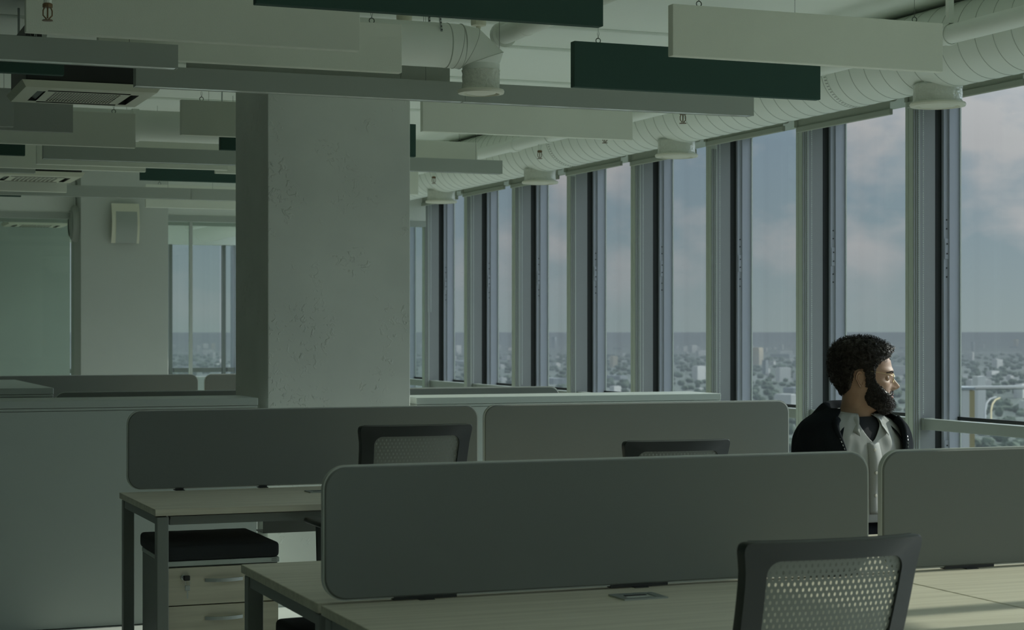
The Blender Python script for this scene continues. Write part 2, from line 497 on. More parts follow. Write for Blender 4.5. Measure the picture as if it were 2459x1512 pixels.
for k in range(0, 10):
    y = Y0 + PITCH*k
    zb = drops[k]
    where = 'over the rightmost window behind the seated man' if k == 0 else 'in the %s window from the right' % ORD[k]
    t = thing('roller_blind', 'rolled-up grey-green roller blind ' + where, 'blind', (XW-0.03, y, zb), group='roller blinds along the window wall')
    MB().lathe([(0.036, -PITCH+0.10), (0.036, -0.09)], 20, M=T(0.015, 0, 2.76-zb) @ RX(-math.pi/2) @ Matrix.Scale(1, 4)).build('fabric_roll', M_blind, t, True)
    MB().box(-0.006, -0.003, -PITCH+0.10, -0.09, 0.03, 2.76-zb).build('fabric', M_blind, t)
    MB().rbox(-0.016, 0.006, -PITCH+0.085, -0.08, 0.0, 0.034, 0.004).build('bottom_rail', M_blind, t)
    MB().rbox(-0.03, 0.04, -0.088, -0.080, 0.03, 2.80-zb, 0.002).build('end_bracket', M_blind, t)
    if chains[k] > 0:
        if chains[k] not in me_chain: me_chain[chains[k]] = chain_mesh(chains[k])
        c = inst(me_chain[chains[k]], 'bead_chain', t, (0.092, -W-0.014, 2.70-zb))
        c2 = inst(me_chain[chains[k]], 'bead_chain', t, (0.062, -W-0.010, 2.70-zb))
        c2.scale = (0.5, 0.5, 1.0)

# ------------------------------------------------------------------ far facade
fx = [5.80, 5.62, 4.885]
while fx[-1] > XL+1: fx.append(fx[-1]-1.2)
for i in range(len(fx)-1):
    w = sempty('window_%d' % (nwin+1+i), (fx[i+1], YF, 0))
    wd = fx[i]-fx[i+1]
    MB().box(-0.015, 0.030, -0.04, 0.05, 0, 2.72).build('mullion', M_leg, w)
    MB().box(0.05, wd-0.03, 0.06, 0.066, 0.05, 2.62).build('pane', M_glass, w)
    MB().box(0.05, wd-0.03, -0.05, 0.10, 0.86, 0.92).build('guard_rail', M_leg, w)
    MB().box(0.05, wd-0.03, -0.22, -0.08, 0.0, 0.80).build('sill_panel', M_cab, w)
    MB().box(-0.03, wd-0.03, -0.12, 0.10, 2.60, CEIL).build('head', M_ceil, w)
struct(MB().box(5.78, 6.20, YF-0.05, YF+0.25, 0, CEIL).build('trim_1', M_sash))

# ------------------------------------------------------------------ glazed partition with the far rooms
YP = 17.12
p = sempty('wall_partition', (0, YP, 0))
def pp(name, m, *a): return MB().box(*a).build(name, m, p)
pp('header', M_alu, XL, 2.47, -0.05, 0.05, 2.445, 2.50); pp('header', M_alu, 3.30, XW, -0.05, 0.05, 2.445, 2.50)
pp('upper_panel', M_wall, XL, 2.47, -0.04, 0.04, 2.50, CEIL); pp('upper_panel', M_wall, 3.30, XW, -0.04, 0.04, 2.50, CEIL)
pp('floor_channel', M_alu, XL, 2.47, -0.03, 0.03, 0, 0.05); pp('floor_channel', M_alu, 3.30, XW, -0.03, 0.03, 0, 0.05)
for (a, c) in ((XL, -1.0), (-0.995, 0.7), (0.705, 2.47), (3.30, 3.53), (3.55, XW)):
    pp('pane', M_pglass, a, c, -0.006, 0.006, 0.05, 2.445)
pp('glass_joint', M_trim, 3.528, 3.556, -0.02, 0.02, 0.05, 2.445)
struct(MB().box(XL, 2.97, 20.9, 21.05, 0, CEIL).build('wall_inner', M_inner))

# ------------------------------------------------------------------ plaster columns
c1 = MB().rbox(2.325, 3.098, 9.30, 10.03, 0, CEIL, 0.004).build('plaster_column', M_col)
tag(c1, 'big rough-plastered square column in the middle of the office', 'column')
c2 = MB().rbox(2.49, 3.28, 16.85, 17.45, 0, CEIL, 0.004).build('plaster_column', M_colfar)
tag(c2, 'distant pale plastered column carrying the curved wall lamp', 'column')

# ------------------------------------------------------------------ outdoors: the city far below
GZ = -85.0
struct(MB().raw([(-30000,-30000,GZ),(30000,-30000,GZ),(30000,30000,GZ),(-30000,30000,GZ)], [(0,1,2,3)]).build('ground', None))
def ground_mat():
    m = bpy.data.materials.new('city_ground'); m.use_nodes = True
    nt = m.node_tree; p = nt.nodes['Principled BSDF']; p.inputs['Roughness'].default_value = 0.95
    c = nt.nodes.new('ShaderNodeTexCoord')
    n = nt.nodes.new('ShaderNodeTexNoise'); n.inputs['Scale'].default_value = 0.0016; n.inputs['Detail'].default_value = 9; n.inputs['Roughness'].default_value = 0.62
    nt.links.new(c.outputs['Object'], n.inputs['Vector'])
    r = nt.nodes.new('ShaderNodeValToRGB')
    r.color_ramp.elements[0].position = 0.36; r.color_ramp.elements[0].color = (0.045, 0.065, 0.045, 1)
    r.color_ramp.elements[1].position = 0.68; r.color_ramp.elements[1].color = (0.20, 0.21, 0.20, 1)
    e = r.color_ramp.elements.new(0.52); e.color = (0.085, 0.11, 0.085, 1)
    nt.links.new(n.outputs['Fac'], r.inputs[0]); nt.links.new(r.outputs[0], p.inputs['Base Color'])
    return m
bpy.data.objects['ground'].data.materials.append(ground_mat())
rng = random.Random(11)
def blk(w, d, h):
    return MB().box(-w/2, w/2, -d/2, d/2, 0, h).box(-w/2+1, w/2-1, -d/2+1, d/2-1, h, h+1.2)
protos = [blk(14, 12, 9).mesh('house', M_cityw), blk(46, 13, 16).mesh('slab', M_cityw), blk(18, 18, 34).mesh('tower', M_cityb),
          blk(60, 30, 8).mesh('hall', M_cityg), blk(30, 14, 24).mesh('block', M_cityw), blk(16, 15, 46).mesh('tall', M_cityg)]
KN = ['small_house', 'apartment_slab', 'tower_block', 'warehouse', 'apartment_block', 'tower_block']
nb = 0; BLD = []
while nb < 260:
    D = rng.uniform(1500, 9500)
    t = rng.uniform(-0.21, 0.285)
    ax = math.sin(YAW) + math.cos(YAW)*t; ay = math.cos(YAW) - math.sin(YAW)*t
    x, y = ax*D, ay*D
    if any(abs(x-q[0]) < q[2]+50 and abs(y-q[1]) < q[2]+50 for q in BLD): continue
    i = rng.choices(range(6), (30, 22, 6, 14, 22, 4))[0]
    s = rng.uniform(0.55, 0.95)*(1.0 if D < 4000 else 1.25)
    o = inst(protos[i], KN[i], None, (x, y, GZ), (0, 0, rng.choice((0.2, 0.5, 1.77, 2.07)) + rng.uniform(-0.1, 0.1)), (s, s, s*rng.uniform(0.8, 1.2)))
    tag(o, ['small pale house in the hazy city far below', 'long pale apartment slab in the hazy city far below', 'buff tower block rising from the hazy city',
            'flat grey warehouse in the hazy city far below', 'pale apartment block in the hazy city far below', 'tall grey tower block rising from the hazy city'][i], 'building', 'buildings of the distant city')
    BLD.append((x, y, 45*s)); nb += 1
def at(u, v, D):
    t = (u-1229.5)/4421.0
    return Vector(((math.sin(YAW)+math.cos(YAW)*t)*D, (math.cos(YAW)-math.sin(YAW)*t)*D, 1.43-(v-793)/4421.0*D))
# a white and yellow building close below the right-hand window
t = thing('stair_tower', 'white building with a yellow corner stripe below the rightmost window', 'building', at(2328, 793, 260) - Vector((0,0,86.4)), -YAW)
hh = at(2328, 936, 260).z - GZ
MB().box(-0.95, 0.0, 0, 6, 0, hh).build('wall', M_cityw, t)
MB().box(0.0, 0.75, 0, 6, 0, hh-0.1).build('corner_stripe', M_cityyel, t)
MB().box(-1.05, 0.85, -0.1, 6.1, hh, hh+0.35).build('parapet', M_cityg, t)
# elevated road sweeping past the right-hand window
tag(MB().tube([at(2290, 932, 620), at(2400, 930, 640), at(2480, 929, 660), at(2560, 926, 700)], 0.7, 6).build('viaduct', M_road), 'pale elevated road crossing the view in the rightmost window', 'road')
tag(MB().tube([at(2366, 1020, 400), at(2366, 985, 420), at(2369, 968, 440), at(2378, 957, 470), at(2392, 953, 500)], 0.22, 6).build('lamp_gantry', M_road), 'curved pale mast below the rightmost window', 'mast')
tag(MB().tube([at(2380, 1020, 400), at(2380, 985, 420), at(2383, 970, 440), at(2390, 960, 470), at(2401, 955, 500)], 0.2, 6).build('lamp_gantry', M_cityyel), 'curved yellow mast below the rightmost window', 'mast')
tag(MB().box(-2.1, 2.1, -2, 2, -22, 0, M=T(*at(2351, 903, 800))).build('tower_block', M_cityw), 'slim white tower standing alone in the rightmost window', 'building')
bpy.data.objects['tower_block'].data.update()
# tree crowns between the houses
bm_ = bmesh.new(); bmesh.ops.create_icosphere(bm_, subdivisions=2, radius=1.0); bm_.verts.index_update()
ICO = [tuple(v.co) for v in bm_.verts]; ICOF = [[v.index for v in f.verts] for f in bm_.faces]; bm_.free()
b = MB()
for i in range(4200):
    D = 900 + 5500*rng.random()**1.6
    t = rng.uniform(-0.21, 0.285)
    x = (math.sin(YAW)+math.cos(YAW)*t)*D; y = (math.cos(YAW)-math.sin(YAW)*t)*D
    if any(abs(x-q[0]) < q[2] and abs(y-q[1]) < q[2] for q in BLD): continue
    r = rng.uniform(2.5, 5.5)*(1 + D/7000); h = rng.uniform(5, 10)
    a0 = rng.random()*6
    ca, sa = math.cos(a0), math.sin(a0)
    vs = []
    for (px_, py_, pz_) in ICO:
        k_ = rng.uniform(0.82, 1.15)
        vs.append((x + r*k_*(px_*ca-py_*sa), y + r*k_*(px_*sa+py_*ca), GZ + h*0.45 + h*0.55*k_*pz_))
    b.raw(vs, ICOF)
o = b.build('tree_crowns', M_tree); o['kind'] = 'stuff'; tag(o, 'dark green tree crowns spread over the distant city', 'trees')

# haze over the city: a thin volume of air that starts outside the tower
hz_b = MB().box(25, 26000, -6000, 26000, GZ-1, -25)
haze = hz_b.build('haze', None)
hm = bpy.data.materials.new('haze_air'); hm.use_nodes = True
hn = hm.node_tree; hn.nodes.clear()
ho = hn.nodes.new('ShaderNodeOutputMaterial'); hs = hn.nodes.new('ShaderNodeVolumeScatter')
hs.inputs['Color'].default_value = (0.84, 0.95, 1.0, 1); hs.inputs['Density'].default_value = 0.000088; hs.inputs['Anisotropy'].default_value = 0.0
ha = hn.nodes.new('ShaderNodeVolumeAbsorption'); ha.inputs['Density'].default_value = 0.00028; ha.inputs['Color'].default_value = (0.05, 0.05, 0.05, 1)
hadd = hn.nodes.new('ShaderNodeAddShader')
hn.links.new(hs.outputs[0], hadd.inputs[0]); hn.links.new(ha.outputs[0], hadd.inputs[1]); hn.links.new(hadd.outputs[0], ho.inputs['Volume'])
haze.data.materials.append(hm)
haze['kind'] = 'stuff'; tag(haze, 'thin grey-blue haze hanging over the distant city', 'haze')
SC.cycles.volume_max_steps = 64
# ================================================================== things under the ceiling
# ------------------------------------------------------------------ big spiral duct along the windows
XD, ZD, RD = 5.30, 2.816, 0.198
t = thing('spiral_duct', 'long white round spiral air duct running above the window wall', 'duct', (XD, 0, ZD))
MB().lathe([(RD, -5.0), (RD, 24.6)], 48, M=RX(-math.pi/2)).build('duct_body', M_duct, t, True)
ring = MB().lathe([(RD+0.0002, -0.0022), (RD+0.0022, -0.001), (RD+0.0022, 0.001), (RD+0.0002, 0.0022)], 48, M=RX(-math.pi/2) ).mesh('seam', M_seam, True)
yy = 6.3; i = 0
while yy < 22:
    o = inst(ring, 'seam', t, (0, yy, 0), (0, 0, R(1.2)))
    yy += 0.135; i += 1
# perforated strap round the duct
for ys in (8.42, 12.2, 16.0):
    b = MB().lathe([(RD+0.001, -0.013), (RD+0.003, -0.013), (RD+0.003, 0.013), (RD+0.001, 0.013)], 48, M=RX(-math.pi/2), closed=True)
    st = b.build('hanger_strap', M_duct, t, True, loc=(0, ys, 0))
    hb = MB()
    for k in range(40):
        a = R(180 + k*9*0.55)
        for dy in (-0.006, 0.006):
            hb.lathe([(0.003, 0), (0.003, 0.0012), (0, 0.0013)], 6, M=RY(0) @ T((RD+0.0025)*math.cos(a), dy, (RD+0.0025)*math.sin(a)) @ RY(math.pi/2 - a))
    hb.build('strap_holes', M_dark, st)

# ------------------------------------------------------------------ diffusers under the duct
def diffuser(label, x, y, ztop, zdisc, rc, rdisc, group):
    t = thing('air_diffuser', label, 'diffuser', (x, y, zdisc), group=group)
    h = ztop - zdisc
    MB().lathe([(rc*0.985, 0.085), (rc*0.985, h)], 32).build('collar', M_duct, t, True)
    # loose plastic film taped round the lower half
    n = 40; b = MB(); vs = []; fs = []
    rows = 7
    rr = random.Random(int(y*100))
    for j in range(rows):
        for k in range(n):
            a = 2*math.pi*k/n
            w = 0.004*noise.noise(Vector((math.cos(a)*5, math.sin(a)*5, j*0.9+y)))
            r = rc*1.01 + w + (0.003 if j in (0, rows-1) else 0)
            vs.append((r*math.cos(a), r*math.sin(a), 0.004 + 0.086*j/(rows-1)))
    for j in range(rows-1):
        for k in range(n):
            k2 = (k+1) % n
            fs.append((j*n+k, j*n+k2, (j+1)*n+k2, (j+1)*n+k))
    b.raw(vs, fs).build('plastic_film', M_wrap, t, True)
    MB().lathe([(rdisc*0.70, 0.006), (rdisc*0.97, 0.004), (rdisc, -0.004), (rdisc*0.97, -0.013), (rdisc*0.80, -0.016), (rdisc*0.76, -0.004), (rdisc*0.70, -0.004)], 48, closed=True).build('rim', M_valve, t, True)
    MB().lathe([(0.0, -0.020), (rdisc*0.30, -0.019), (rdisc*0.62, -0.012), (rdisc*0.66, -0.006), (rdisc*0.60, 0.0), (0.0, 0.002)], 40).build('valve_cone', M_valve, t, True)
    return t
DG = 'round diffusers below the window duct'
zd = 2.548
for lab, y in (('round white diffuser at the near end of the window duct, upper right', 7.68),
               ('round white diffuser hanging second from the right below the duct', 10.54),
               ('round white diffuser hanging third from the right below the duct', 12.82),
               ('farthest round white diffuser below the duct, nearest the big column', 15.06)):
    diffuser(lab, XD, y, ZD-0.17, zd, 0.118, 0.138, DG)

# ------------------------------------------------------------------ sprinkler pipe beside the duct
XP, ZP = 4.93, 2.775
t = thing('sprinkler_pipe', 'long white pipe running beside the big window duct', 'pipe', (XP, 0, ZP))
MB().tube([(0, -4, 0), (0, 24, 0)], 0.044, 20).build('pipe_run', M_duct, t, True)
for yc in (7.05, 11.75, 15.2):
    MB().lathe([(0.046, -0.012), (0.050, -0.012), (0.050, 0.012), (0.046, 0.012)], 24, c=(0,0,0), M=T(0, yc, 0) @ RX(-math.pi/2), closed=True).build('pipe_clamp', M_duct, t, True)
    MB().box(-0.014, 0.014, yc-0.012, yc+0.012, 0.046, CEIL-ZP+0.002).build('hanger', M_duct, t)
for yc in (7.25, 12.4):
    MB().lathe([(0.044, -0.05), (0.053, -0.045), (0.053, 0.045), (0.044, 0.05)], 24, M=T(0, yc, 0) @ RX(-math.pi/2)).build('coupling', M_duct, t, True)

def sprinkler(label, x, y, z, top):
    t = thing('sprinkler', label, 'sprinkler', (x, y, z), group='fire sprinklers on the ceiling')
    MB().tube([(0, 0, 0.052), (0, 0, top - z)], 0.0135, 10).build('drop_pipe', M_duct, t, True)
    MB().lathe([(0.017, 0.045), (0.017, 0.056), (0.013, 0.060)], 12).build('socket', M_brass, t)
    b = MB()
    for s in (-1, 1):
        b.tube([(s*0.010, 0, 0.046), (s*0.015, 0, 0.034), (s*0.015, 0, 0.018), (s*0.004, 0, 0.006)], 0.0024, 6)
    b.build('frame_arms', M_brass, t)
    MB().tube([(0, 0, 0.045), (0, 0, 0.008)], 0.0028, 6).build('bulb', M_brass, t)
    MB().lathe([(0.0, 0.004), (0.017, 0.003), (0.019, 0.0), (0.0, -0.001)], 14).build('deflector', M_brass, t)
sprinkler('bronze sprinkler head in the upper left corner before the white baffle', 0.835, 6.4, 2.482, CEIL)
sprinkler('bronze sprinkler head just below the long grey light bar on the right', 4.2, 8.281, 2.468, CEIL)
sprinkler('bronze sprinkler head below the white baffle right of the big column', 4.93, 11.93, 2.632, ZP)
sprinkler('small bronze sprinkler head peeping out under the lowest white baffle', 4.93, 10.83, 2.638, ZP)
sprinkler('farthest bronze sprinkler head, close to the right edge of the big column', 4.93, 14.19, 2.625, ZP)

# ------------------------------------------------------------------ branch ducts running across the room
t = thing('branch_duct', 'white branch duct with an elbow turning down to a round outlet', 'duct', (2.89, 7.68, 2.50))
zc_ = 0.19; rr_ = 0.098
MB().lathe([(rr_, -1.9), (rr_, -0.18)], 36, M=T(0, 0, zc_) @ RY(math.pi/2)).build('straight_run', M_duct, t, True)
for xo in (-0.165, -0.10):
    MB().lathe([(rr_, -0.003), (rr_+0.003, 0), (rr_, 0.003)], 36, M=T(xo, 0, zc_-0.001) @ RY(math.pi/2) @ RX(0)).build('seam', M_seam, t, True)
# gored elbow: rings turn from horizontal to vertical
def gore(cx_, cz_, ang, rad, n=36):
    out = []
    dx, dz = math.cos(ang), math.sin(ang)       # in-plane direction of the ring
    for k in range(n):
        a = 2*math.pi*k/n
        out.append(Vector((cx_ + dx*rad[0]*math.cos(a), rad[1]*math.sin(a), cz_ + dz*rad[0]*math.cos(a))))
    return out
ringsE = [gore(-0.19, zc_, R(90), (rr_, rr_)), gore(-0.115, zc_-0.002, R(80), (rr_*1.01, rr_)), gore(-0.06, zc_-0.008, R(66), (rr_*1.03, rr_)),
          gore(0.0, zc_-0.055, R(20), (0.108, rr_*0.98)), gore(0.0, 0.115, R(0), (0.083, 0.083)), gore(0.0, 0.08, R(0), (0.083, 0.083))]
b = MB(); n = 36
for i in range(3):
    a_, c_ = ringsE[i], ringsE[i+1]
    b.raw(a_ + c_, [(k, (k+1) % n, n+(k+1) % n, n+k) for k in range(n)])
b.build('elbow', M_duct, t, True, 25)
b = MB()
for i in range(3, 5):
    a_, c_ = ringsE[i], ringsE[i+1]
    b.raw(a_ + c_, [(k, (k+1) % n, n+(k+1) % n, n+k) for k in range(n)])
b.build('outlet_collar', M_duct, t, True, 25)
for rg, nm in ((ringsE[1], 'seam'), (ringsE[2], 'seam'), (ringsE[3], 'seam')):
    MB().tube(rg + [rg[0]], 0.0016, 5, cap=False).build(nm, M_seam, t, True)
# two-legged perforated strap
for s in (-1, 1):
    bb = MB()
    p0 = Vector((-0.23 , s*0.03, CEIL-2.50)); p1 = Vector((-0.215, s*0.085, zc_+0.045))
    dr = (p1-p0)
    bb.tube([p0, p1], 0.006, 4)
    st = bb.build('perforated_strap', M_steel, t)
    hb = MB()
    for q in range(18):
        c_ = p0 + dr*(q+0.5)/18
        hb.lathe([(0.003, -0.0075), (0.003, 0.0075)], 6, M=T(*c_) @ RX(math.pi/2))
    hb.build('strap_holes', M_dark, st)
diffuser('round white outlet disc under the elbow duct left of centre', 2.89, 7.68, 2.585, 2.497, 0.082, 0.105, None)
t = thing('branch_duct', 'white branch duct seen between the baffles left of the big column', 'duct', (1.9, 11.15, 2.665))
MB().lathe([(0.093, -0.55), (0.093, 0.9)], 36, M=RY(math.pi/2)).build('straight_run', M_duct, t, True)
MB().lathe([(0.093, -0.02), (0.099, -0.02), (0.099, 0.02), (0.093, 0.02)], 36, M=T(0.07, 0, 0) @ RY(math.pi/2), closed=True).build('sleeve', M_duct, t, True)
for s in (-0.4, 0.6):
    MB().tube([(s, 0, 0.09), (s, 0, CEIL-2.665)], 0.004, 6).build('hanger', M_steel, t)
# insulated pipe heading towards the camera
t = thing('insulated_pipe', 'thick white wrapped pipe behind the elbow duct', 'pipe', (3.2, 8.2, 2.842))
MB().tube([(0, -7, 0), (0, 0, 0)], 0.047, 20).build('pipe_run', M_duct, t, True)
MB().lathe([(0.047, -0.02), (0.062, -0.02), (0.062, 0.02), (0.047, 0.02)], 20, M=RX(-math.pi/2)).build('end_flange', M_duct, t, True)
for yy in (-0.5, -0.8, -2.2):
    MB().tube([(0, yy, 0.04), (0, yy, CEIL-2.842)], 0.006, 6).build('threaded_rod', M_steel, t)
for q in range(5):
    MB().lathe([(0.047, -0.004), (0.050, 0), (0.047, 0.004)], 20, M=T(0, -0.3-q*0.55, 0) @ RX(-math.pi/2)).build('wrap_edge', M_duct, t, True)
for lab, x, y in (('cream plastic cable anchor on the ceiling above the elbow duct, left one', 2.62, 7.95), ('cream plastic cable anchor on the ceiling above the elbow duct, right one', 2.98, 7.95)):
    t = thing('cable_anchor', lab, 'cable anchor', (x, y, 2.83))
    MB().lathe([(0.010, -0.012), (0.012, 0.0), (0.034, 0.004), (0.036, 0.015), (0.036, CEIL-2.83)], 20).build('body', M_cream, t, True)
    MB().lathe([(0.006, -0.03), (0.006, -0.01)], 10).build('gripper', M_steel, t)
    MB().tube([(0, 0.05, 2.58-2.83), (0, 0, -0.03)], 0.0013, 5).build('cable', M_wire, t)

# ------------------------------------------------------------------ acoustic baffles
me_ring = MB().tube([(0.011*math.cos(a), 0, 0.011*math.sin(a)) for a in [R(-60 + 30*k) for k in range(11)]], 0.0022, 6).mesh('hook', M_wire, True)
_bm = {}
def baffle(label, x0, y, kind='w', zb=2.49, L=1.235, h=0.2, hooks=(0.1, 0.9), zt=None):
    m = {'w': M_bwhite, 'g': M_bgreen, 'd': M_bgrey}[kind]
    t = thing('acoustic_baffle', label, 'baffle', (x0, y, zb), group='hanging acoustic baffles')
    key = (kind, L, h)
    if key not in _bm:
        _bm[key] = MB().rbox(0, L, 0, 0.042, 0, h, 0.0025, 2).mesh('panel', m)
    inst(_bm[key], 'panel', t)
    for q in hooks:
        hk = inst(me_ring, 'hook', t, (L*q, 0.021, h+0.010))
        MB().tube([(0, 0, 0.010), (0.004, 0, 0.03), (0, 0, 0.055), (-0.004, 0, 0.03), (0, 0, 0.010)], 0.0009, 4).build('wire_loop', M_wire, hk)
        MB().tube([(0, 0, 0.055), (0, 0, CEIL-zb-h-0.01)], 0.0011, 4).build('wire', M_wire, hk)
    return t
baffle('dark green baffle nearest the camera at the top edge of the picture', 1.425, 5.855, 'g')
baffle('largest white baffle, upper left behind the sprinkler head', 0.80, 6.71)
baffle('white baffle just behind the large upper left one, ending at the elbow duct', 1.133, 7.215)
baffle('white baffle hanging highest at the right, in front of the window duct', 3.19, 6.375)
baffle('dark green baffle hanging below the upper right white one', 3.20, 7.35, 'g')
baffle('white baffle below the long light bar, right of the big column', 3.165, 9.29)
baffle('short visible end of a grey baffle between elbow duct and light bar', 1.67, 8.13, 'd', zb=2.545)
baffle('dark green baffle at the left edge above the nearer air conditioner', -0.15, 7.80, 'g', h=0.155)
baffle('shaded grey baffle at the far left below the nearer air conditioner', -0.12, 9.87, 'd')  # the grey puts the shade on this baffle into its colour
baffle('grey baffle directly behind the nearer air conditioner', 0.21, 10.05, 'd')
baffle('white baffle under the nearer air conditioner with a hook on top', 0.67, 10.76)
baffle('white baffle with its left end showing beside the big column', 2.09, 10.36, zb=2.535, L=1.2)
baffle('dark green baffle passing behind the big column', 2.385, 10.68, 'g', L=1.21)
baffle('white baffle above the second light bar, left of the big column', 1.50, 12.02)
baffle('dark green baffle at the left edge below the white baffle row', 0.13, 11.48, 'g')
baffle('white baffle below the second light bar ending near the green one', 1.02, 12.36)
baffle('white baffle just above the farther air conditioner', 0.79, 14.42)
baffle('dark green baffle below the second light bar, left of the big column', 2.34, 13.03, 'g')
baffle('small beige-white baffle end before the green one beside the column', 2.71, 12.28)
baffle('white baffle behind the second light bar, right of the big column', 3.18, 11.80, zb=2.515)
baffle('distant white baffle end low at the right edge of the big column', 3.37, 13.62)
baffle('thin sliver of green baffle at the left edge below the third light bar', 0.52, 15.02, 'g')
baffle('distant white baffle above the third light bar near the column', 2.9, 15.9)
# white baffle past the left ones, shade put into its grey colour
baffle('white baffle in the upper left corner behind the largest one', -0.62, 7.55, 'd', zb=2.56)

# ------------------------------------------------------------------ linear lights
def light_bar(label, x0, y, zb=2.49, segs=2, L=1.52, h=0.09, w=0.066):
    t = thing('linear_light', label, 'light', (x0, y, zb), group='long grey linear lights')
    for i in range(segs):
        a, c = i*L + 0.0008, (i+1)*L - 0.0008
        s = MB().box(a, c, 0, w, 0.006, h).box(a, c, 0, 0.004, 0, 0.006).box(a, c, w-0.004, w, 0, 0.006).box(a, a+0.004, 0.004, w-0.004, 0, 0.006).box(c-0.004, c, 0.004, w-0.004, 0, 0.006)
        s = s.build('housing', M_alu, t)
        MB().box(a+0.004, c-0.004, 0.004, w-0.004, 0.0015, 0.0055).build('diffuser', M_led, s)
        for q in (0.12, 0.88):
            MB().tube([(a+L*q, w/2, h), (a+L*q, w/2, CEIL-zb)], 0.0010, 4).build('suspension_wire', M_wire, s)
    return t
light_bar('longest grey light bar, running under the elbow duct to the right', 1.42, 8.02)
light_bar('grey light bar at the upper left edge with its end showing', -1.625, 7.07, zb=2.44)
light_bar('second grey light bar, passing behind the big column', 1.49, 11.62)
light_bar('short visible end of a grey light bar at the left edge', -1.46, 12.72)
light_bar('third grey light bar above the wall lamp column', 1.55, 14.82)
light_bar('far light bar beyond the glass partition', 1.6, 18.5)

# ------------------------------------------------------------------ ceiling air conditioners
def cassette(label, x0, y0, z, S=0.645, rich=True):
    t = thing('ceiling_cassette', label, 'air conditioner', (x0, y0, z))
    def R4(fn):
        for q in range(4):
            fn(T(S/2, S/2, 0) @ RZ(q*math.pi/2) @ T(-S/2, -S/2, 0), q)
    # panel built as a frame round four slots and a centre grille
    b = MB()
    s0, s1 = 0.085, 0.125        # slot inset range
    gr = 0.132
    def side(M, q):
        b.raw([(0.0,0.0,0.035),(S,0.0,0.035),(S-0.02,0.02,0.004),(0.02,0.02,0.004)], [(0,1,2,3)], M)      # bevelled rim
        b.raw([(0.02,0.02,0.004),(S-0.02,0.02,0.004),(S-s0,s0,0),(s0,s0,0)], [(0,1,2,3)], M)
        b.raw([(s0,s0,0),(0.13,s0,0),(0.13,s1,0),(s1,s1,0)], [(0,1,2,3)], M)
        b.raw([(S-0.13,s0,0),(S-s0,s0,0),(S-s1,s1,0),(S-0.13,s1,0)], [(0,1,2,3)], M)
        b.raw([(s1,s1,0),(S-s1,s1,0),(S-gr,gr,0),(gr,gr,0)], [(0,1,2,3)], M)
    R4(side)
    b.raw([(0,0,0.035),(S,0,0.035),(S,S,0.035),(0,S,0.035)], [(0,1,2,3)])
    b.build('panel', M_acp, t)
    def slot(M, q):
        L_ = MB()
        L_.raw([(0.13,s0,0),(S-0.13,s0,0),(S-0.13,s0,0.034),(0.13,s0,0.034)], [(0,1,2,3)], M)
        L_.raw([(0.13,s1,0.0005),(S-0.13,s1,0.0005),(S-0.13,s1,0.034),(0.13,s1,0.034)], [(0,1,2,3)], M)
        L_.raw([(0.13,s0,0.033),(S-0.13,s0,0.033),(S-0.13,s1,0.033),(0.13,s1,0.033)], [(0,1,2,3)], M)
        for xx in (0.13, S-0.13):
            L_.raw([(xx,s0,0),(xx,s1,0),(xx,s1,0.034),(xx,s0,0.034)], [(0,1,2,3)], M)
        L_.build('outlet_slot', M_dark, t)  # walls coloured dark to stand for the shade inside the slot
        MB().raw([(0.13,s0+0.004,0.026),(S-0.13,s0+0.004,0.026),(S-0.13,s1-0.002,0.008),(0.13,s1-0.002,0.008),
                  (0.13,s0+0.004,0.030),(S-0.13,s0+0.004,0.030),(S-0.13,s1-0.002,0.012),(0.13,s1-0.002,0.012)],
                 [(0,1,2,3),(4,7,6,5),(0,4,5,1),(3,2,6,7),(0,3,7,4),(1,5,6,2)], M).build('louvre', M_leg, t)
    R4(slot)
    # grille with round holes: one ring-cut cell per hole
    if rich:
        nx, ny = 22, 7
    else:
        nx, ny = 10, 6
    g = MB()
    gx0, gx1, gy0, gy1 = gr, S-gr, gr, S-gr
    hx0, hx1, hy0, hy1 = gx0+0.035, gx1-0.035, gy0+0.010, gy1-0.010
    for a in ((gx0, hx0, gy0, gy1), (hx1, gx1, gy0, gy1), (hx0, hx1, gy0, hy0), (hx0, hx1, hy1, gy1)):
        g.raw([(a[0],a[2],0),(a[1],a[2],0),(a[1],a[3],0),(a[0],a[3],0)], [(0,1,2,3)])
    cw = (hx1-hx0)/nx; ch = (hy1-hy0)/ny
    for i in range(nx):
        for j in range(ny):
            ccx, ccy = hx0+(i+0.5)*cw, hy0+(j+0.5)*ch
            outer = []; inner = []
            for k in range(8):
                a = R(45*k+22.5)
                u_, v_ = math.cos(a), math.sin(a)
                sc = 0.5/max(abs(u_), abs(v_))
                outer.append((ccx+u_*sc*cw, ccy+v_*sc*ch, 0)); inner.append((ccx+u_*0.43*cw, ccy+v_*0.38*ch, 0))
            crn = [(ccx+sx*cw/2, ccy+sy*ch/2, 0) for sx, sy in ((1,1),(-1,1),(-1,-1),(1,-1))]
            g.raw(outer+inner+crn, [(k, (k+1) % 8, 8+(k+1) % 8, 8+k) for k in range(8)] + [(0,1,16)][:0] + [(1,0,16),(3,2,17),(5,4,18),(7,6,19)])
    g.build('grille', M_acp, t)
    MB().box(hx0-0.01, hx1+0.01, hy0-0.005, hy1+0.005, 0.012, 0.02).build('filter', M_dark, t)
    bd = MB().rbox(0.02, S-0.02, 0.02, S-0.02, 0.036, 0.30, 0.006).build('body', M_dark, t)
    for (bx, bz) in ((0.25, 0.215), (0.36, 0.213)):
        MB().lathe([(0.006, 0), (0.006, 0.004), (0, 0.005)], 10, M=T(bx, 0.02, bz) @ RX(math.pi/2)).build('bolt', M_steel, bd)
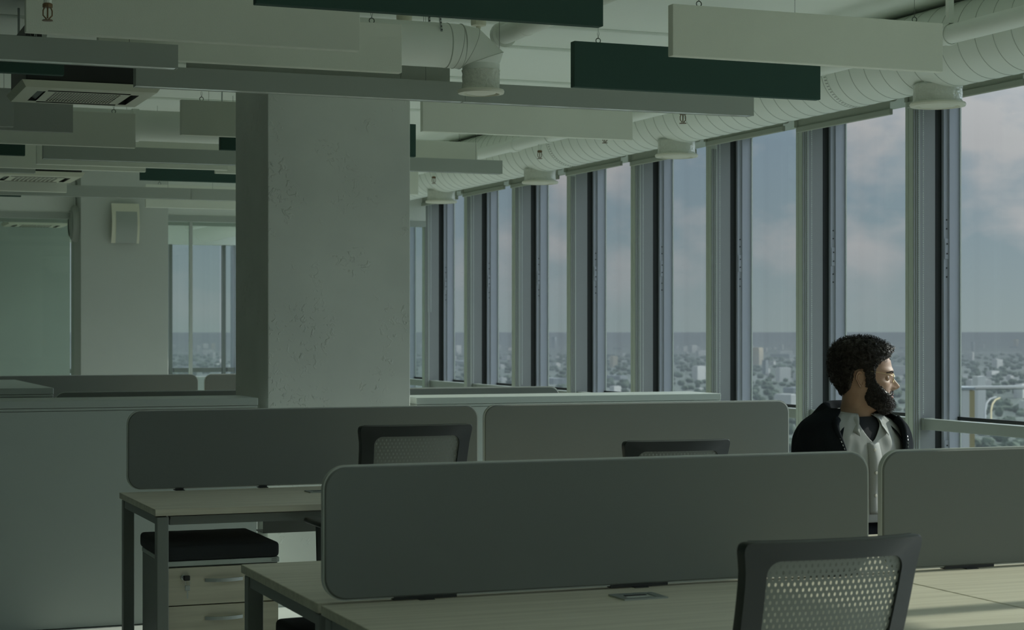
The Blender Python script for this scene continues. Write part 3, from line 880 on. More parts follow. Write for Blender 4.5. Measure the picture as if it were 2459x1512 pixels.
    MB().tube([(0.24, 0.012, 0.235), (0.27, 0.008, 0.215), (0.31, 0.006, 0.208), (0.345, 0.008, 0.214), (0.37, 0.012, 0.235)], 0.0022, 6).build('cable_loop', M_wire, bd)
    for (rx, ry) in ((0.06, -0.002), (S-0.06, -0.002), (0.06, S+0.002), (S-0.06, S+0.002)):
        MB().tube([(rx, ry, 0.09), (rx, ry, CEIL-z)], 0.006, 6).build('threaded_rod', M_steel, t)
        MB().rbox(rx-0.03, rx+0.03, ry-0.02, ry+0.025, 0.075, 0.09, 0.003).build('bracket', M_dark, t)
    return t
cassette('nearer ceiling air conditioner with perforated grille, upper left', 1.02, 8.70, 2.55)
cassette('farther ceiling air conditioner at the left edge, half hidden', 1.40, 13.62, 2.545, rich=False)
cassette('ceiling air conditioner seen through the glass partition', 2.15, 19.6, 2.53, rich=False)

# ------------------------------------------------------------------ wall lamp and round loudspeaker on the far column
t = thing('wall_lamp', 'curved cream-edged wall lamp on the distant column', 'lamp', (2.88, 16.85, 2.22))
n = 14
def bow(w, h0, d, x):
    vs = []; fs = []
    for i in range(n+1):
        q = i/n; z = h0*q; y = -0.03 - d*math.sin(math.pi*q)
        vs += [(x-w, y, z), (x+w, y, z), (x+w, y-0.012, z), (x-w, y-0.012, z)]
    for i in range(n):
        for k in range(4):
            k2 = (k+1) % 4
            fs.append((i*4+k, i*4+k2, i*4+4+k2, i*4+4+k))
    fs += [(3,2,1,0), (n*4, n*4+1, n*4+2, n*4+3)]
    return MB().raw(vs, fs)
bow(0.125, 0.36, 0.045, 0.0).build('frame', M_cream, t, True)
bow(0.095, 0.35, 0.050, 0.008).build('face', M_alu, t, True)
MB().rbox(-0.10, 0.10, -0.04, 0.0, 0.02, 0.34, 0.006).build('back_box', M_cream, t)
t = thing('round_loudspeaker', 'dark round loudspeaker on the shaded side of the distant column', 'loudspeaker', (2.49, 17.05, 2.40))
MB().lathe([(0.165, 0.0), (0.165, 0.03), (0.15, 0.055), (0.0, 0.075)], 36, M=RY(-math.pi/2)).build('shell', M_bgrey, t, True)
MB().lathe([(0.12, 0.060), (0.125, 0.066), (0.115, 0.072)], 36, M=RY(-math.pi/2), closed=True).build('ring', M_alu, t, True)
# ================================================================== furniture
ZD_ = 0.74
def desk(label, x0, x1, y0, y1, front, flap=None, tray=True):
    """front: -1 if the user sits on the -y side, +1 on the +y side"""
    t = thing('office_desk', label, 'desk', ((x0+x1)/2, (y0+y1)/2, 0))
    w, d = (x1-x0)/2, (y1-y0)/2
    top = MB().rbox(-w, w, -d, d, ZD_-0.025, ZD_, 0.0015, 1).build('desktop', M_wood, t)
    L = 0.046
    for sx in (-1, 1):
        for sy in (-1, 1):
            xa = sx*(w-0.008) - (L if sx > 0 else 0); ya = sy*(d-0.010) - (L if sy > 0 else 0)
            lg = MB().rbox(xa, xa+L, ya, ya+L, 0.012, ZD_-0.030, 0.003).build('leg', M_leg, t)
            MB().lathe([(0.018, 0), (0.018, 0.012)], 12, c=(xa+L/2, ya+L/2, 0)).build('foot', M_dark, lg)
        xa = sx*(w-0.008) - (L if sx > 0 else 0)
        MB().rbox(xa+0.004, xa+L-0.004, -d+0.056, d-0.056, ZD_-0.062, ZD_-0.030, 0.002).build('end_rail', M_leg, t)
        MB().box(xa+0.010, xa+L-0.010, -d+0.02, d-0.02, ZD_-0.030, ZD_-0.025).build('spacer', M_dark, t)
    for s in (-1, 1):
        yb_ = s*(d-0.09)
        MB().box(-w+0.07, w-0.07, yb_-0.022, yb_+0.022, ZD_-0.068, ZD_-0.034).box(-w+0.07, w-0.07, yb_-0.030, yb_-0.022, ZD_-0.045, ZD_-0.034).build('beam', M_leg, t)
    if tray:
        s = -front
        MB().box(-w+0.56, w-0.3, s*(d-0.20)-0.06, s*(d-0.20)+0.06, ZD_-0.17, ZD_-0.165).box(-w+0.56, w-0.3, s*(d-0.26)-0.002, s*(d-0.26)+0.002, ZD_-0.17, ZD_-0.068).build('cable_tray', M_leg, t)
    if flap is not None:
        fy = flap
        fr = MB()
        for a in ((-0.062, 0.062, fy-0.05, fy-0.030), (-0.062, 0.062, fy+0.030, fy+0.05), (-0.062, -0.040, fy-0.03, fy+0.03), (0.040, 0.062, fy-0.03, fy+0.03)):
            fr.box(a[0], a[1], a[2], a[3], ZD_, ZD_+0.004)
        f_ = fr.build('socket_flap', M_steel, t)
        MB().box(-0.040, 0.040, fy-0.03, fy+0.03, ZD_, ZD_+0.0015).build('flap_insert', M_trim, f_)
        MB().box(-0.030, 0.030, fy+0.012, fy+0.026, ZD_+0.0015, ZD_+0.003).build('finger_slot', M_dark, f_)
    return t

def screen(label, x0, x1, y, z0=0.7465, z1=1.089, brackets=(0.2, 0.5, 0.8), dirn=-1, long=False):
    t = thing('desk_screen', label, 'divider screen', ((x0+x1)/2, y, ZD_))
    w = (x1-x0)/2
    MB().prism(rrect(-w+0.004, w-0.004, z0-ZD_+0.004, z1-ZD_-0.004, 0.056, 10), -0.014, 0.014, edge=0.003).build('panel', M_fab, t, True, 18)
    # edge binding all round
    o1 = rrect(-w, w, z0-ZD_, z1-ZD_, 0.06, 10); o0 = rrect(-w+0.0045, w-0.0045, z0-ZD_+0.0045, z1-ZD_-0.0045, 0.0555, 10)
    n = len(o1); vs = []; fs = []
    for o, yy in ((o0, -0.009), (o1, -0.009), (o1, 0.009), (o0, 0.009)):
        vs += [(p[0], yy, p[1]) for p in o]
    for i in range(4):
        j = (i+1) % 4
        for k in range(n):
            k2 = (k+1) % n
            fs.append((i*n+k, i*n+k2, j*n+k2, j*n+k))
    MB().raw(vs, fs).build('edge_binding', M_trim, t, True, 40)
    for q in brackets:
        bx = -w + 2*w*q
        hl = 0.085 if long else 0.018
        br = MB().box(bx-hl, bx+hl, -0.012, 0.012, z0-ZD_-0.005, z0-ZD_+0.003).box(bx-0.02, bx+0.02, -0.028, 0.028, 0.0, z0-ZD_-0.004) if dirn < 0 else MB().box(bx-0.02, bx+0.02, -0.028, 0.045, 0.0, z0-ZD_+0.003)
        br.build('bracket', M_dark, t)
    return t

# row nearest the camera: two pairs of desks back to back
desk('left near desk of the front row, edge running out of the picture at bottom left', 1.255, 2.862, 3.612, 4.475, -1, flap=0.27)
desk('sunlit oak desk at the bottom right corner', 2.868, 4.470, 3.612, 4.475, -1, flap=0.27)
desk('front row desk behind the left screen with the half-hidden pedestal below', 1.255, 2.862, 4.505, 5.345, 1)
desk('front row desk at which the bearded man sits', 2.868, 4.470, 4.505, 5.345, 1)
screen('wide dark grey desk screen nearest the camera, left of the man', 1.262, 2.860, 4.49, brackets=(0.17, 0.55, 0.93), long=True)
screen('grey desk screen at the right edge in front of the man', 2.902, 4.470, 4.49, brackets=(0.19, 0.9), long=True)
# second row
desk('second row desk with the drawer pedestal and black cushion below', 1.330, 2.952, 7.09, 7.905, -1, flap=0.13)
desk('second row desk behind the middle chair', 2.958, 4.585, 7.09, 7.905, -1, flap=0.13)
screen('dark desk screen of the second row, in front of the big column', 1.366, 2.966, 7.930, z1=1.088, brackets=(0.14, 0.37, 0.8))
screen('lighter grey desk screen of the second row, beside the man', 2.996, 4.600, 7.930, z1=1.088, brackets=(0.2, 0.8))
# third row behind the cabinets
desk('desk hidden behind the long white cabinet left of the column', 1.50, 2.80, 10.44, 11.24, 1, tray=False)
desk('desk hidden behind the right white cabinet', 2.84, 4.42, 10.44, 11.24, 1, tray=False)
screen('dark low band of screen just above the left white cabinet', 1.392, 2.800, 10.40, brackets=(0.2, 0.8), dirn=1)
screen('thin strip of grey screen above the right white cabinet', 2.840, 4.425, 10.40, brackets=(0.2, 0.8), dirn=1)
# fourth row
desk('distant desk behind the far left screen', 1.42, 3.02, 13.45, 14.25, -1, tray=False)
desk('distant desk behind the small screen beside the big column', 3.06, 4.66, 13.45, 14.25, -1, tray=False)
screen('long dark screen of the far row below the wall lamp column', 1.40, 3.012, 14.28, brackets=(0.2, 0.8))
screen('small far screen end just left of the big column', 3.062, 4.66, 14.28, brackets=(0.2, 0.8))

# ------------------------------------------------------------------ white cabinets
def cabinet(label, x0, x1, y0, y1, h, doors=2, front=1):
    t = thing('storage_cabinet', label, 'cabinet', ((x0+x1)/2, (y0+y1)/2, 0))
    w, d = (x1-x0)/2, (y1-y0)/2
    MB().rbox(-w+0.002, w-0.002, -d+0.004, d-0.024, 0.004, h-0.052, 0.002, 1).build('body', M_cab, t)
    MB().box(-w+0.03, w-0.03, -d+0.03, d-0.05, 0, 0.004).build('glides', M_dark, t)
    MB().rbox(-w+0.002, w-0.002, -d+0.002, d-0.004, h-0.050, h-0.038, 0.0015, 1).build('upper_rail', M_cab, t)
    MB().rbox(-w, w, -d, d, h-0.036, h, 0.002, 1).build('top_panel', M_cab, t)
    n = doors
    for i in range(n):
        a = -w+0.004 + i*(2*w-0.008)/n; c = -w+0.004+(i+1)*(2*w-0.008)/n - 0.004
        dr = MB().rbox(a, c, d-0.022, d-0.004, 0.035, h-0.055, 0.002, 1).build('door', M_cab, t)
        hx = c-0.05 if i % 2 == 0 else a+0.05
        MB().tube([(hx, d-0.004, h*0.55), (hx, d+0.018, h*0.55+0.01), (hx, d+0.018, h*0.55+0.11), (hx, d-0.004, h*0.55+0.12)], 0.005, 6).build('handle', M_steel, dr)
    return t
cabinet('long white cabinet at the left edge with its plain back to the desks', 0.55, 2.195, 8.98, 9.38, 1.095, 4)
cabinet('low white cabinet right of the big column', 3.150, 4.985, 9.35, 9.75, 1.07, 4)
t = cabinet('white cabinet standing behind the long one at the far left', 0.65, 1.445, 10.82, 12.72, 1.10, 2)

# ------------------------------------------------------------------ drawer pedestals with seat cushions
def pedestal(label, x0, x1, y0, y1, front=-1, keys=True):
    rot = 0 if front < 0 else math.pi
    t = thing('drawer_pedestal', label, 'pedestal', ((x0+x1)/2, (y0+y1)/2, 0), rot)
    t.scale = (1, 1, 0.96)
    w, d = (x1-x0)/2, (y1-y0)/2
    MB().rbox(-w, w, -d+0.020, d, 0.045, 0.530, 0.002, 1).build('body', M_leg, t)
    tp = MB().rbox(-w-0.002, w+0.002, -d-0.002, d+0.002, 0.530, 0.550, 0.002, 1).build('top_plate', M_cab, t)
    bz = MB()
    bz.box(w-0.030, w-0.010, -d-0.003, -d-0.002, 0.535, 0.5455)
    pl = bz.build('maker_plate', M_leg, tp)
    lb = MB()
    for k in range(4):
        lb.box(w-0.0285+k*0.0045, w-0.0260+k*0.0045, -d-0.0036, -d-0.003, 0.537, 0.5435)
    lb.build('plate_mark', M_cab, pl)
    zs = (0.524, 0.368, 0.212, 0.056)
    for i in range(3):
        dr = MB().rbox(-w+0.002, w-0.002, -d, -d+0.018, zs[i+1]+0.003, zs[i]-0.001, 0.0012, 1).build('drawer', M_wood, t)
        zc_h = zs[i]-0.055
        n = 12; b = MB(); vs = []; fs = []
        for k in range(n+1):
            q = k/n; x = -0.075 + 0.15*q; y = -d - 0.003 - 0.022*math.sin(math.pi*q)
            vs += [(x, y-0.003, zc_h-0.007), (x, y+0.003, zc_h-0.007), (x, y+0.003, zc_h+0.007), (x, y-0.003, zc_h+0.007)]
        for k in range(n):
            for m in range(4):
                m2 = (m+1) % 4
                fs.append((k*4+m, k*4+m2, k*4+4+m2, k*4+4+m))
        fs += [(0,1,2,3), (n*4+3, n*4+2, n*4+1, n*4)]
        b.raw(vs, fs).build('handle', M_steel, dr, True)
        if i == 0 and keys:
            kx, kz = -w+0.062, zs[0]-0.040
            lk = MB().lathe([(0.011, 0), (0.011, 0.005), (0.006, 0.006)], 16, M=T(kx, -d, kz) @ RX(math.pi/2)).build('lock', M_steel, dr, True)
            MB().rbox(kx-0.002, kx+0.022, -d-0.024, -d-0.004, kz-0.011, kz+0.009, 0.003).build('key', M_dark, dr)
            ry_ = -d-0.020
            MB().tube([(kx+0.012+0.010*math.cos(a), ry_, kz-0.020+0.011*math.sin(a)) for a in [R(30*k) for k in range(13)]], 0.0009, 5, cap=False).build('key_ring', M_steel, dr)
            sk = MB().rbox(kx+0.002, kx+0.022, ry_-0.0015, ry_+0.0015, kz-0.052, kz-0.031, 0.001, 1)
            sk.box(kx+0.0095, kx+0.0145, ry_-0.001, ry_+0.001, kz-0.084, kz-0.050).build('spare_key', M_steel, dr)
    for (cx_, cy_) in ((-w+0.05, -d+0.06), (w-0.05, -d+0.06), (-w+0.05, d-0.05), (w-0.05, d-0.05)):
        MB().lathe([(0.0225, -0.012), (0.0225, 0.012)], 14, M=T(cx_, cy_, 0.0225) @ RY(math.pi/2)).build('caster', M_dark, t, True)
    return t
def cushion(label, x0, x1, y0, y1, z0, z1):
    bm = bmesh.new(); bmesh.ops.create_cube(bm, size=1.0)
    for v in bm.verts:
        v.co = Vector(((x0+x1)/2+v.co.x*(x1-x0), (y0+y1)/2+v.co.y*(y1-y0), (z0+z1)/2+v.co.z*(z1-z0)))
    bmesh.ops.subdivide_edges(bm, edges=[e for e in bm.edges if abs(e.verts[0].co.z-e.verts[1].co.z) < 1e-6], cuts=8, use_grid_fill=True)
    ed = [e for e in bm.edges if len(e.link_faces) == 2 and e.link_faces[0].normal.dot(e.link_faces[1].normal) < 0.5]
    bmesh.ops.bevel(bm, geom=ed, offset=0.020, segments=4, profile=0.6, affect='EDGES')
    for v in bm.verts:
        u_, w_ = (v.co.x-(x0+x1)/2)/(x1-x0)*2, (v.co.y-(y0+y1)/2)/(y1-y0)*2
        if v.co.z > (z0+z1)/2: v.co.z += 0.006*(1-u_*u_)*(1-w_*w_) + 0.0015*noise.noise(v.co*14)
    me = bpy.data.meshes.new('seat_cushion'); bm.to_mesh(me); bm.free()
    me.materials.append(M_cushion); me.polygons.foreach_set('use_smooth', [True]*len(me.polygons))
    o = link(bpy.data.objects.new('seat_cushion', me))
    return tag(o, label, 'cushion')
pedestal('grey drawer pedestal with oak fronts and a key, under the second row desk', 1.392, 1.836, 7.165, 7.705)
cushion('black seat cushion on the pedestal with the key', 1.382, 1.838, 7.160, 7.715, 0.5285, 0.590)
pedestal('pedestal under the front row desk, only its cushion in sight', 1.345, 1.780, 4.73, 5.25, 1, False)
cushion('black seat cushion at the bottom edge under the front row desk', 1.335, 1.790, 4.72, 5.26, 0.5285, 0.590)

# ------------------------------------------------------------------ mesh-backed office chairs
BH, HW = 0.50, 0.24
def back_pt(x, z, zt, off=0.0):
    """a point on the curved back; z runs 0..BH upwards"""
    q = x/HW
    y = 0.030*(q*q) + 0.016*abs(q)**5 - 0.02*math.sin(math.pi*min(1, z/BH)) + 0.37*(BH-z)
    return Vector((x, y + off, zt - BH + z))
def outline(hw_t, hw_b, z0, z1, r, n=7, chamfer=True):
    pts = []
    for (sx, zz, a0) in ((1, z0, -90), (1, z1, 0), (-1, z1, 90), (-1, z0, 180)):
        hw = hw_t if zz == z1 else hw_b
        cx_, cz_ = sx*(hw-r), zz + (r if zz == z0 else -r)
        for k in range(n+1):
            a = R(a0 + 90*k/n)
            pts.append((cx_+r*math.cos(a), cz_+r*math.sin(a)))
    # densify the straight runs
    out = []
    for i in range(len(pts)):
        p_, q_ = pts[i], pts[(i+1) % len(pts)]
        L = math.hypot(q_[0]-p_[0], q_[1]-p_[1])
        m = max(1, int(L/0.03)) if L > 0.06 else 1
        if L > 0.06: m = 14
        for k in range(m):
            out.append((p_[0]+(q_[0]-p_[0])*k/m, p_[1]+(q_[1]-p_[1])*k/m))
    return out
_lat = {}
def chair(label, x, y, rot, zt, arms=True):
    """(x, y) is the middle of the backrest's top, the sitter faces local +y"""
    t = thing('office_chair', label, 'chair', (x, y, 0), rot)
    def flare(o): return [(a*(1-0.105*(1-math.exp(-(BH-z_)/0.022))) if z_ > 0.1 else a*0.895, z_) for a, z_ in o]
    o1 = flare(outline(HW+0.004, HW-0.012, 0.0, BH, 0.034)); o0 = outline(HW-0.070, HW-0.084, 0.045, BH-0.042, 0.030)
    n = len(o1); vs = []; fs = []
    for o, off in ((o0, 0.008), (o1, 0.016), (o1, -0.004), ([(a*0.985, z*0.995) for a, z in o1], -0.012), (o0, -0.008)):
        vs += [back_pt(p[0], p[1], zt, off) for p in o]
    for i in range(5):
        j = (i+1) % 5
        for k in range(n):
            k2 = (k+1) % n
            fs.append((i*n+k, i*n+k2, j*n+k2, j*n+k))
    MB().raw(vs, fs).build('back_frame', M_chair, t, True, 50)
    # ribbed lip along the top edge, wrapping forward
    lip = MB()
    for s in range(3):
        lip.tube([back_pt(-HW*0.86 + HW*1.72*k/20, BH-0.004-0.004*s, zt, 0.018+0.006*s) for k in range(21)], 0.0055, 6)
    lip.build('top_lip', M_chair, t, True)
    # net: cells with an oval opening each
    key = 'net'
    if key not in _lat:
        b = MB()
        nx, nz = 24, 32
        z0, z1 = 0.035, BH-0.035
        for j in range(nz):
            for i in range(nx):
                sh = 0.5 if j % 2 else 0.0
                def P(u_, v_):
                    z = z0 + (j+v_)/nz*(z1-z0)
                    hw = (HW-0.084) + 0.014*z/BH + 0.006
                    xx = max(-1, min(1, (i+u_+sh)/(nx+0.0)*2-1))
                    return back_pt(xx*hw, z, 1.0, 0.0)
                out_ = [P(0.5+0.5*math.copysign(min(1, abs(math.cos(R(a)))*1.4142), math.cos(R(a))), 0.5+0.5*math.copysign(min(1, abs(math.sin(R(a)))*1.4142), math.sin(R(a)))) for a in range(0, 360, 45)]
                in_ = [P(0.5+0.19*math.cos(R(a)), 0.5+0.34*math.sin(R(a))) for a in range(0, 360, 45)]
                b.raw(out_+in_, [(k, (k+1) % 8, 8+(k+1) % 8, 8+k) for k in range(8)])
        _lat[key] = b.mesh('back_net', M_chairmesh, True, 180)
    nt_ = inst(_lat[key], 'back_net', t, (0, 0, zt-1.0))
    nt_['label'] = 'dark see-through back net'
    zs = 0.475
    # spine from seat to back
    MB().tube([(0, 0.15, zt-BH+0.06), (0, 0.175, zt-BH-0.01), (0, 0.23, zs-0.07), (0, 0.32, zs-0.07)], [0.022, 0.026, 0.026, 0.024], 10).build('spine', M_chair, t, True)
    # seat
    n2 = 14; vs = []; fs = []
    for s in (1, -1):
        for i in range(n2+1):
            for j in range(n2+1):
                u_, v_ = i/n2*2-1, j/n2*2-1
                e = max(0, (1-abs(u_)**6)*(1-abs(v_)**6))**0.4
                zz = zs + (0.03*e if s > 0 else -0.035*e) - (0.02*max(0, v_)**3)
                vs.append((u_*0.24, 0.41+v_*0.22, zz))
    N = (n2+1)**2
    for i in range(n2):
        for j in range(n2):
            a = i*(n2+1)+j
            fs.append((a, a+n2+1, a+n2+2, a+1)); fs.append((N+a, N+a+1, N+a+n2+2, N+a+n2+1))
    MB().raw(vs, fs).build('seat', M_seatfab, t, True, 180)
    MB().rbox(-0.10, 0.10, 0.28, 0.50, zs-0.075, zs-0.03, 0.01).build('tilt_mechanism', M_chair, t)
    MB().lathe([(0.028, 0.10), (0.028, 0.26), (0.018, 0.262), (0.018, zs-0.07)], 16, c=(0, 0.39, 0)).build('gas_lift', M_dark, t, True)
    for k in range(5):
        a = R(72*k+18)
        dx, dy = math.cos(a), math.sin(a)
        lg = MB().tube([(dx*0.03, 0.39+dy*0.03, 0.115), (dx*0.18, 0.39+dy*0.18, 0.105), (dx*0.30, 0.39+dy*0.30, 0.075)], [0.026, 0.020, 0.015], 8).build('base_leg', M_chair, t, True)
        MB().lathe([(0.027, -0.018), (0.029, -0.012), (0.029, 0.012), (0.027, 0.018)], 16, M=T(dx*0.30, 0.39+dy*0.30, 0.029) @ RZ(a+0.7) @ RX(math.pi/2)).build('caster', M_dark, lg, True)
    if arms:
        for s in (-1, 1):
            ar = MB().tube([(s*0.14, 0.36, zs-0.05), (s*0.25, 0.36, zs-0.05), (s*0.285, 0.36, zs-0.02), (s*0.290, 0.36, 0.675)], 0.016, 8).build('armrest', M_chair, t, True)
            MB().rbox(s*0.29-0.038, s*0.29+0.038, 0.22, 0.46, 0.672, 0.694, 0.010, 3).build('arm_pad', M_chair, ar, True, 60)
    return t
chair('black mesh office chair nearest the camera, bottom right', 2.133, 3.445, 0.0, 0.977, arms=False)
chair('black mesh office chair in front of the dark second row screen', 2.236, 6.60, 0.0, 1.072)
chair('black mesh office chair mostly hidden behind the front screen, left of the man', 3.268, 6.46, R(-4), 0.999)
# ================================================================== the seated man
def cat(tab, x, col):
    """Catmull-Rom through a table sorted by descending key"""
    n = len(tab)
    if x >= tab[0][0]: return tab[0][col]
    if x <= tab[-1][0]: return tab[-1][col]
    i = 0
    while not (tab[i][0] >= x >= tab[i+1][0]): i += 1
    x0, x1 = tab[i][0], tab[i+1][0]
    u_ = (x-x0)/(x1-x0)
    p1, p2 = tab[i][col], tab[i+1][col]
    def slope(j):
        if j <= 0 or j >= n-1:
            a, c = (0, 1) if j <= 0 else (n-2, n-1)
        else:
            a, c = j-1, j+1
        return (tab[c][col]-tab[a][col])/(tab[c][0]-tab[a][0])
    m1, m2 = slope(i)*(x1-x0), slope(i+1)*(x1-x0)
    h = u_*u_*(3-2*u_)
    return (2*u_**3-3*u_**2+1)*p1 + (u_**3-2*u_**2+u_)*m1 + (-2*u_**3+3*u_**2)*p2 + (u_**3-u_**2)*m2
# head, millimetres from the ear canal: z, front, back, half width
HEAD = [(126,4,-10,5),(124,26,-34,28),(117,54,-60,47),(106,76,-78,59),(90,93,-90,68),(70,101,-96,74),(50,105,-97,76),(34,111,-96,76.5),
        (20,105,-93,75.5),(5,102,-89,74.5),(-10,102,-84,73),(-25,103,-78,70.5),(-38,106,-73,67.5),(-48,110,-70,64.5),(-55,107,-69,62),(-62,109,-69,60),
        (-71,103,-70,57),(-82,105,-72,54),(-92,101,-74,51),(-100,86,-76,50),(-106,62,-77,51),(-112,46,-78,53),(-125,38,-81,56),(-150,38,-85,60),(-190,42,-90,78)]
NOSE = [(30,0,8),(24,2,7),(17,5,7),(8,10,7.5),(-2,17,8.5),(-12,25,10),(-20,30,12.5),(-25,29,14),(-30,23,15),(-35,12,13),(-39,3,11),(-43,0,10)]
def head_pt(phi, z):
    fr, bk, w = cat(HEAD, z, 1), cat(HEAD, z, 2), cat(HEAD, z, 3)
    xc = -8 if z > -60 else -8 - 14*min(1, (-60-z)/50)
    c, s = math.cos(phi), math.sin(phi)
    x = xc + ((fr-xc)*c if c > 0 else (xc-bk)*c)
    y = w*math.copysign(abs(s)**0.94, s)
    if c > 0:
        nz_, wn_ = cat(NOSE, z, 1), cat(NOSE, z, 2)
        x += nz_*math.exp(-(y/wn_)**2)
        for sy in (-1, 1):
            x -= 8.0*math.exp(-((y-sy*31)/14)**2 - ((z-9)/9.5)**2)
            x += 4.0*math.exp(-((y-sy*13.5)/5)**2 - ((z+28)/6)**2)
            e = math.exp(-((y-sy*50)/16)**2 - ((z+10)/13)**2)
            x += 3.5*e; y += sy*1.5*e
            x += 3.0*math.exp(-((y-sy*30)/16)**2 - ((z-29)/6)**2)
        x -= 3.0*math.exp(-(y/17)**2 - ((z+55)/2.2)**2)
    return Vector((x, y, z))
HA = R(-30)
H0 = Vector((3.580, 5.653, 1.2526))
HM = T(*H0) @ RZ(HA) @ Matrix.Scale(0.001, 4)
NP = 200
def phi_at(k):
    u_ = (k/NP)*2-1
    return math.pi*(0.5*u_**3+0.5*u_)
zs_ = []
z = 126.0
while z > -190:
    zs_.append(z); z -= 1.0 if z > 121 else (2.1 if z > -115 else 6)
hv = []
for z in zs_:
    for k in range(NP): hv.append(head_pt(phi_at(k), z))
hf_ = [(i*NP+k, i*NP+(k+1) % NP, (i+1)*NP+(k+1) % NP, (i+1)*NP+k) for i in range(len(zs_)-1) for k in range(NP)]
hf_.append(tuple(range(NP)))
body_b = MB().raw(hv, hf_, HM)
# ears: dished ellipse with a raised rim
def ear(sy):
    vs = []; fs = []
    nr, na = 9, 30
    for i in range(nr+1):
        q = i/nr
        for k in range(na):
            a = 2*math.pi*k/na
            lobe = 0.80 + 0.20*math.sin(a) if math.sin(a) < 0 else 1.0
            rx, rz = 17.0*lobe, 32.0
            ex = -8 + rx*q*math.cos(a) - 5*q*math.sin(a)*0.6
            ez = 5 + rz*q*math.sin(a)
            rim = 9.0*math.exp(-((q-0.86)/0.13)**2)*(1.0 if math.cos(a) < 0.55 else 0.45) + 4.5*math.exp(-((q-0.52)/0.10)**2)*(1 if math.cos(a) < 0.2 else 0)
            base = 71.5 + 7*q*(-math.cos(a))*0.6 + 4
            oy = base + rim - 6*math.exp(-(q/0.3)**2) - (9 if i == nr else 0)
            vs.append((ex, sy*oy, ez))
    for i in range(nr):
        for k in range(na):
            k2 = (k+1) % na
            fs.append((i*na+k, i*na+k2, (i+1)*na+k2, (i+1)*na+k))
    return vs, fs
for sy in (-1, 1):
    v_, f_ = ear(sy); body_b.raw(v_, f_, HM)

# body frame: x to his left, y the way his chest faces
BA = R(5)
B0 = Vector((3.555, 5.705, 0.0))
BM = T(*B0) @ RZ(BA) @ Matrix(((1,0,0,0),(0,-1,0,0),(0,0,1,0),(0,0,0,1)))
# (a mirrored y, so +y is towards the camera; normals are recalculated when the mesh is built)
def grow(edges_pts, name):
    """connected joints with radii grown into one skin: list of chains of (point, radius)"""
    me = bpy.data.meshes.new(name)
    verts = []; edges = []; rad = []
    idx_ = {}
    def vid(p, r):
        key = tuple(round(c, 4) for c in p)
        if key not in idx_:
            idx_[key] = len(verts); verts.append(p); rad.append(r)
        return idx_[key]
    for ch in edges_pts:
        prev = None
        for p, r in ch:
            i = vid(p, r)
            if prev is not None and prev != i: edges.append((prev, i))
            prev = i
    me.from_pydata(verts, edges, [])
    o = bpy.data.objects.new(name, me); link(o)
    sk = o.modifiers.new('skin', 'SKIN'); sk.use_smooth_shade = True
    for i, r in enumerate(rad):
        me.skin_vertices[0].data[i].radius = r if isinstance(r, tuple) else (r, r)
        me.skin_vertices[0].data[i].use_root = (i == 0)
    sb = o.modifiers.new('sub', 'SUBSURF'); sb.levels = 2; sb.render_levels = 2
    dg = bpy.context.evaluated_depsgraph_get()
    ev = o.evaluated_get(dg)
    m2 = bpy.data.meshes.new_from_object(ev)
    vs = [v.co.copy() for v in m2.vertices]; fs = [list(p_.vertices) for p_ in m2.polygons]
    bpy.data.objects.remove(o); bpy.data.meshes.remove(me); bpy.data.meshes.remove(m2)
    return vs, fs
V = Vector
PEL = V((0, 0, 0.56))
SH = {1: V((0.165, 0.02, 1.065)), -1: V((-0.165, 0.02, 1.065))}
EL = {1: V((0.235, 0.07, 0.80)), -1: V((-0.235, 0.07, 0.80))}
WR = {1: V((0.11, 0.26, 0.665)), -1: V((-0.11, 0.26, 0.665))}
chains_ = [[(PEL, (0.14, 0.10)), (V((0, 0.01, 0.74)), (0.13, 0.09)), (V((0, 0.015, 0.93)), (0.14, 0.095)), (V((0, 0.025, 1.05)), (0.10, 0.07)), (V((0, 0.03, 1.12)), 0.052)]]
for s in (1, -1):
    chains_.append([(V((0, 0.025, 1.05)), (0.10, 0.07)), (SH[s], 0.05), ((SH[s]+EL[s])/2, 0.043), (EL[s], 0.036), ((EL[s]*0.6+WR[s]*0.4), 0.036), (WR[s], 0.025)])
    hip = V((s*0.09, 0.0, 0.555)); kn = V((s*0.13, 0.44, 0.545)); an = V((s*0.14, 0.40, 0.10))
    chains_.append([(PEL, (0.14, 0.10)), (hip, 0.085), ((hip+kn)/2, 0.075), (kn, 0.055), (V((s*0.135, 0.405, 0.36)), 0.052), (an, 0.035)])
v_, f_ = grow(chains_, 'body_skin'); body_b.raw(v_, f_, BM)
# hands resting on the thighs, five fingers each
for s in (1, -1):
    w = WR[s]
    d = V((-s*0.35, 0.90, -0.28)).normalized()
    side = V((-s*0.93, -0.36, 0)).normalized()      # towards the thumb
    palm = w + d*0.055
    hc = [[(w, 0.024), (palm, (0.036, 0.016)), (palm + d*0.035, (0.038, 0.014))]]
    for q, L in zip((-0.030, -0.010, 0.010, 0.029), (0.058, 0.074, 0.080, 0.072)):
        r0 = palm + d*0.035
        b0 = palm + d*0.040 - side*q*(-1)
        k1 = b0 + d*L*0.45 + V((0,0,0.004)); k2 = b0 + d*L*0.75 + V((0,0,-0.010)); k3 = b0 + d*L*0.92 + V((0,0,-0.026))
        hc.append([(r0, (0.038, 0.014)), (b0, 0.010), (k1, 0.0092), (k2, 0.0085), (k3, 0.0072)])
    tb = palm - d*0.020 + side*0.022
    hc.append([(palm, (0.036, 0.016)), (tb, 0.013), (tb + d*0.028 + side*0.022, 0.011), (tb + d*0.054 + side*0.026 + V((0,0,-0.006)), 0.009)])
    v_, f_ = grow(hc, 'hand'); body_b.raw(v_, f_, BM)
person = body_b.build('person', M_skin, None, True, 60)
tag(person, 'bearded man in black hooded jacket and pale shirt looking out of the window', 'person')
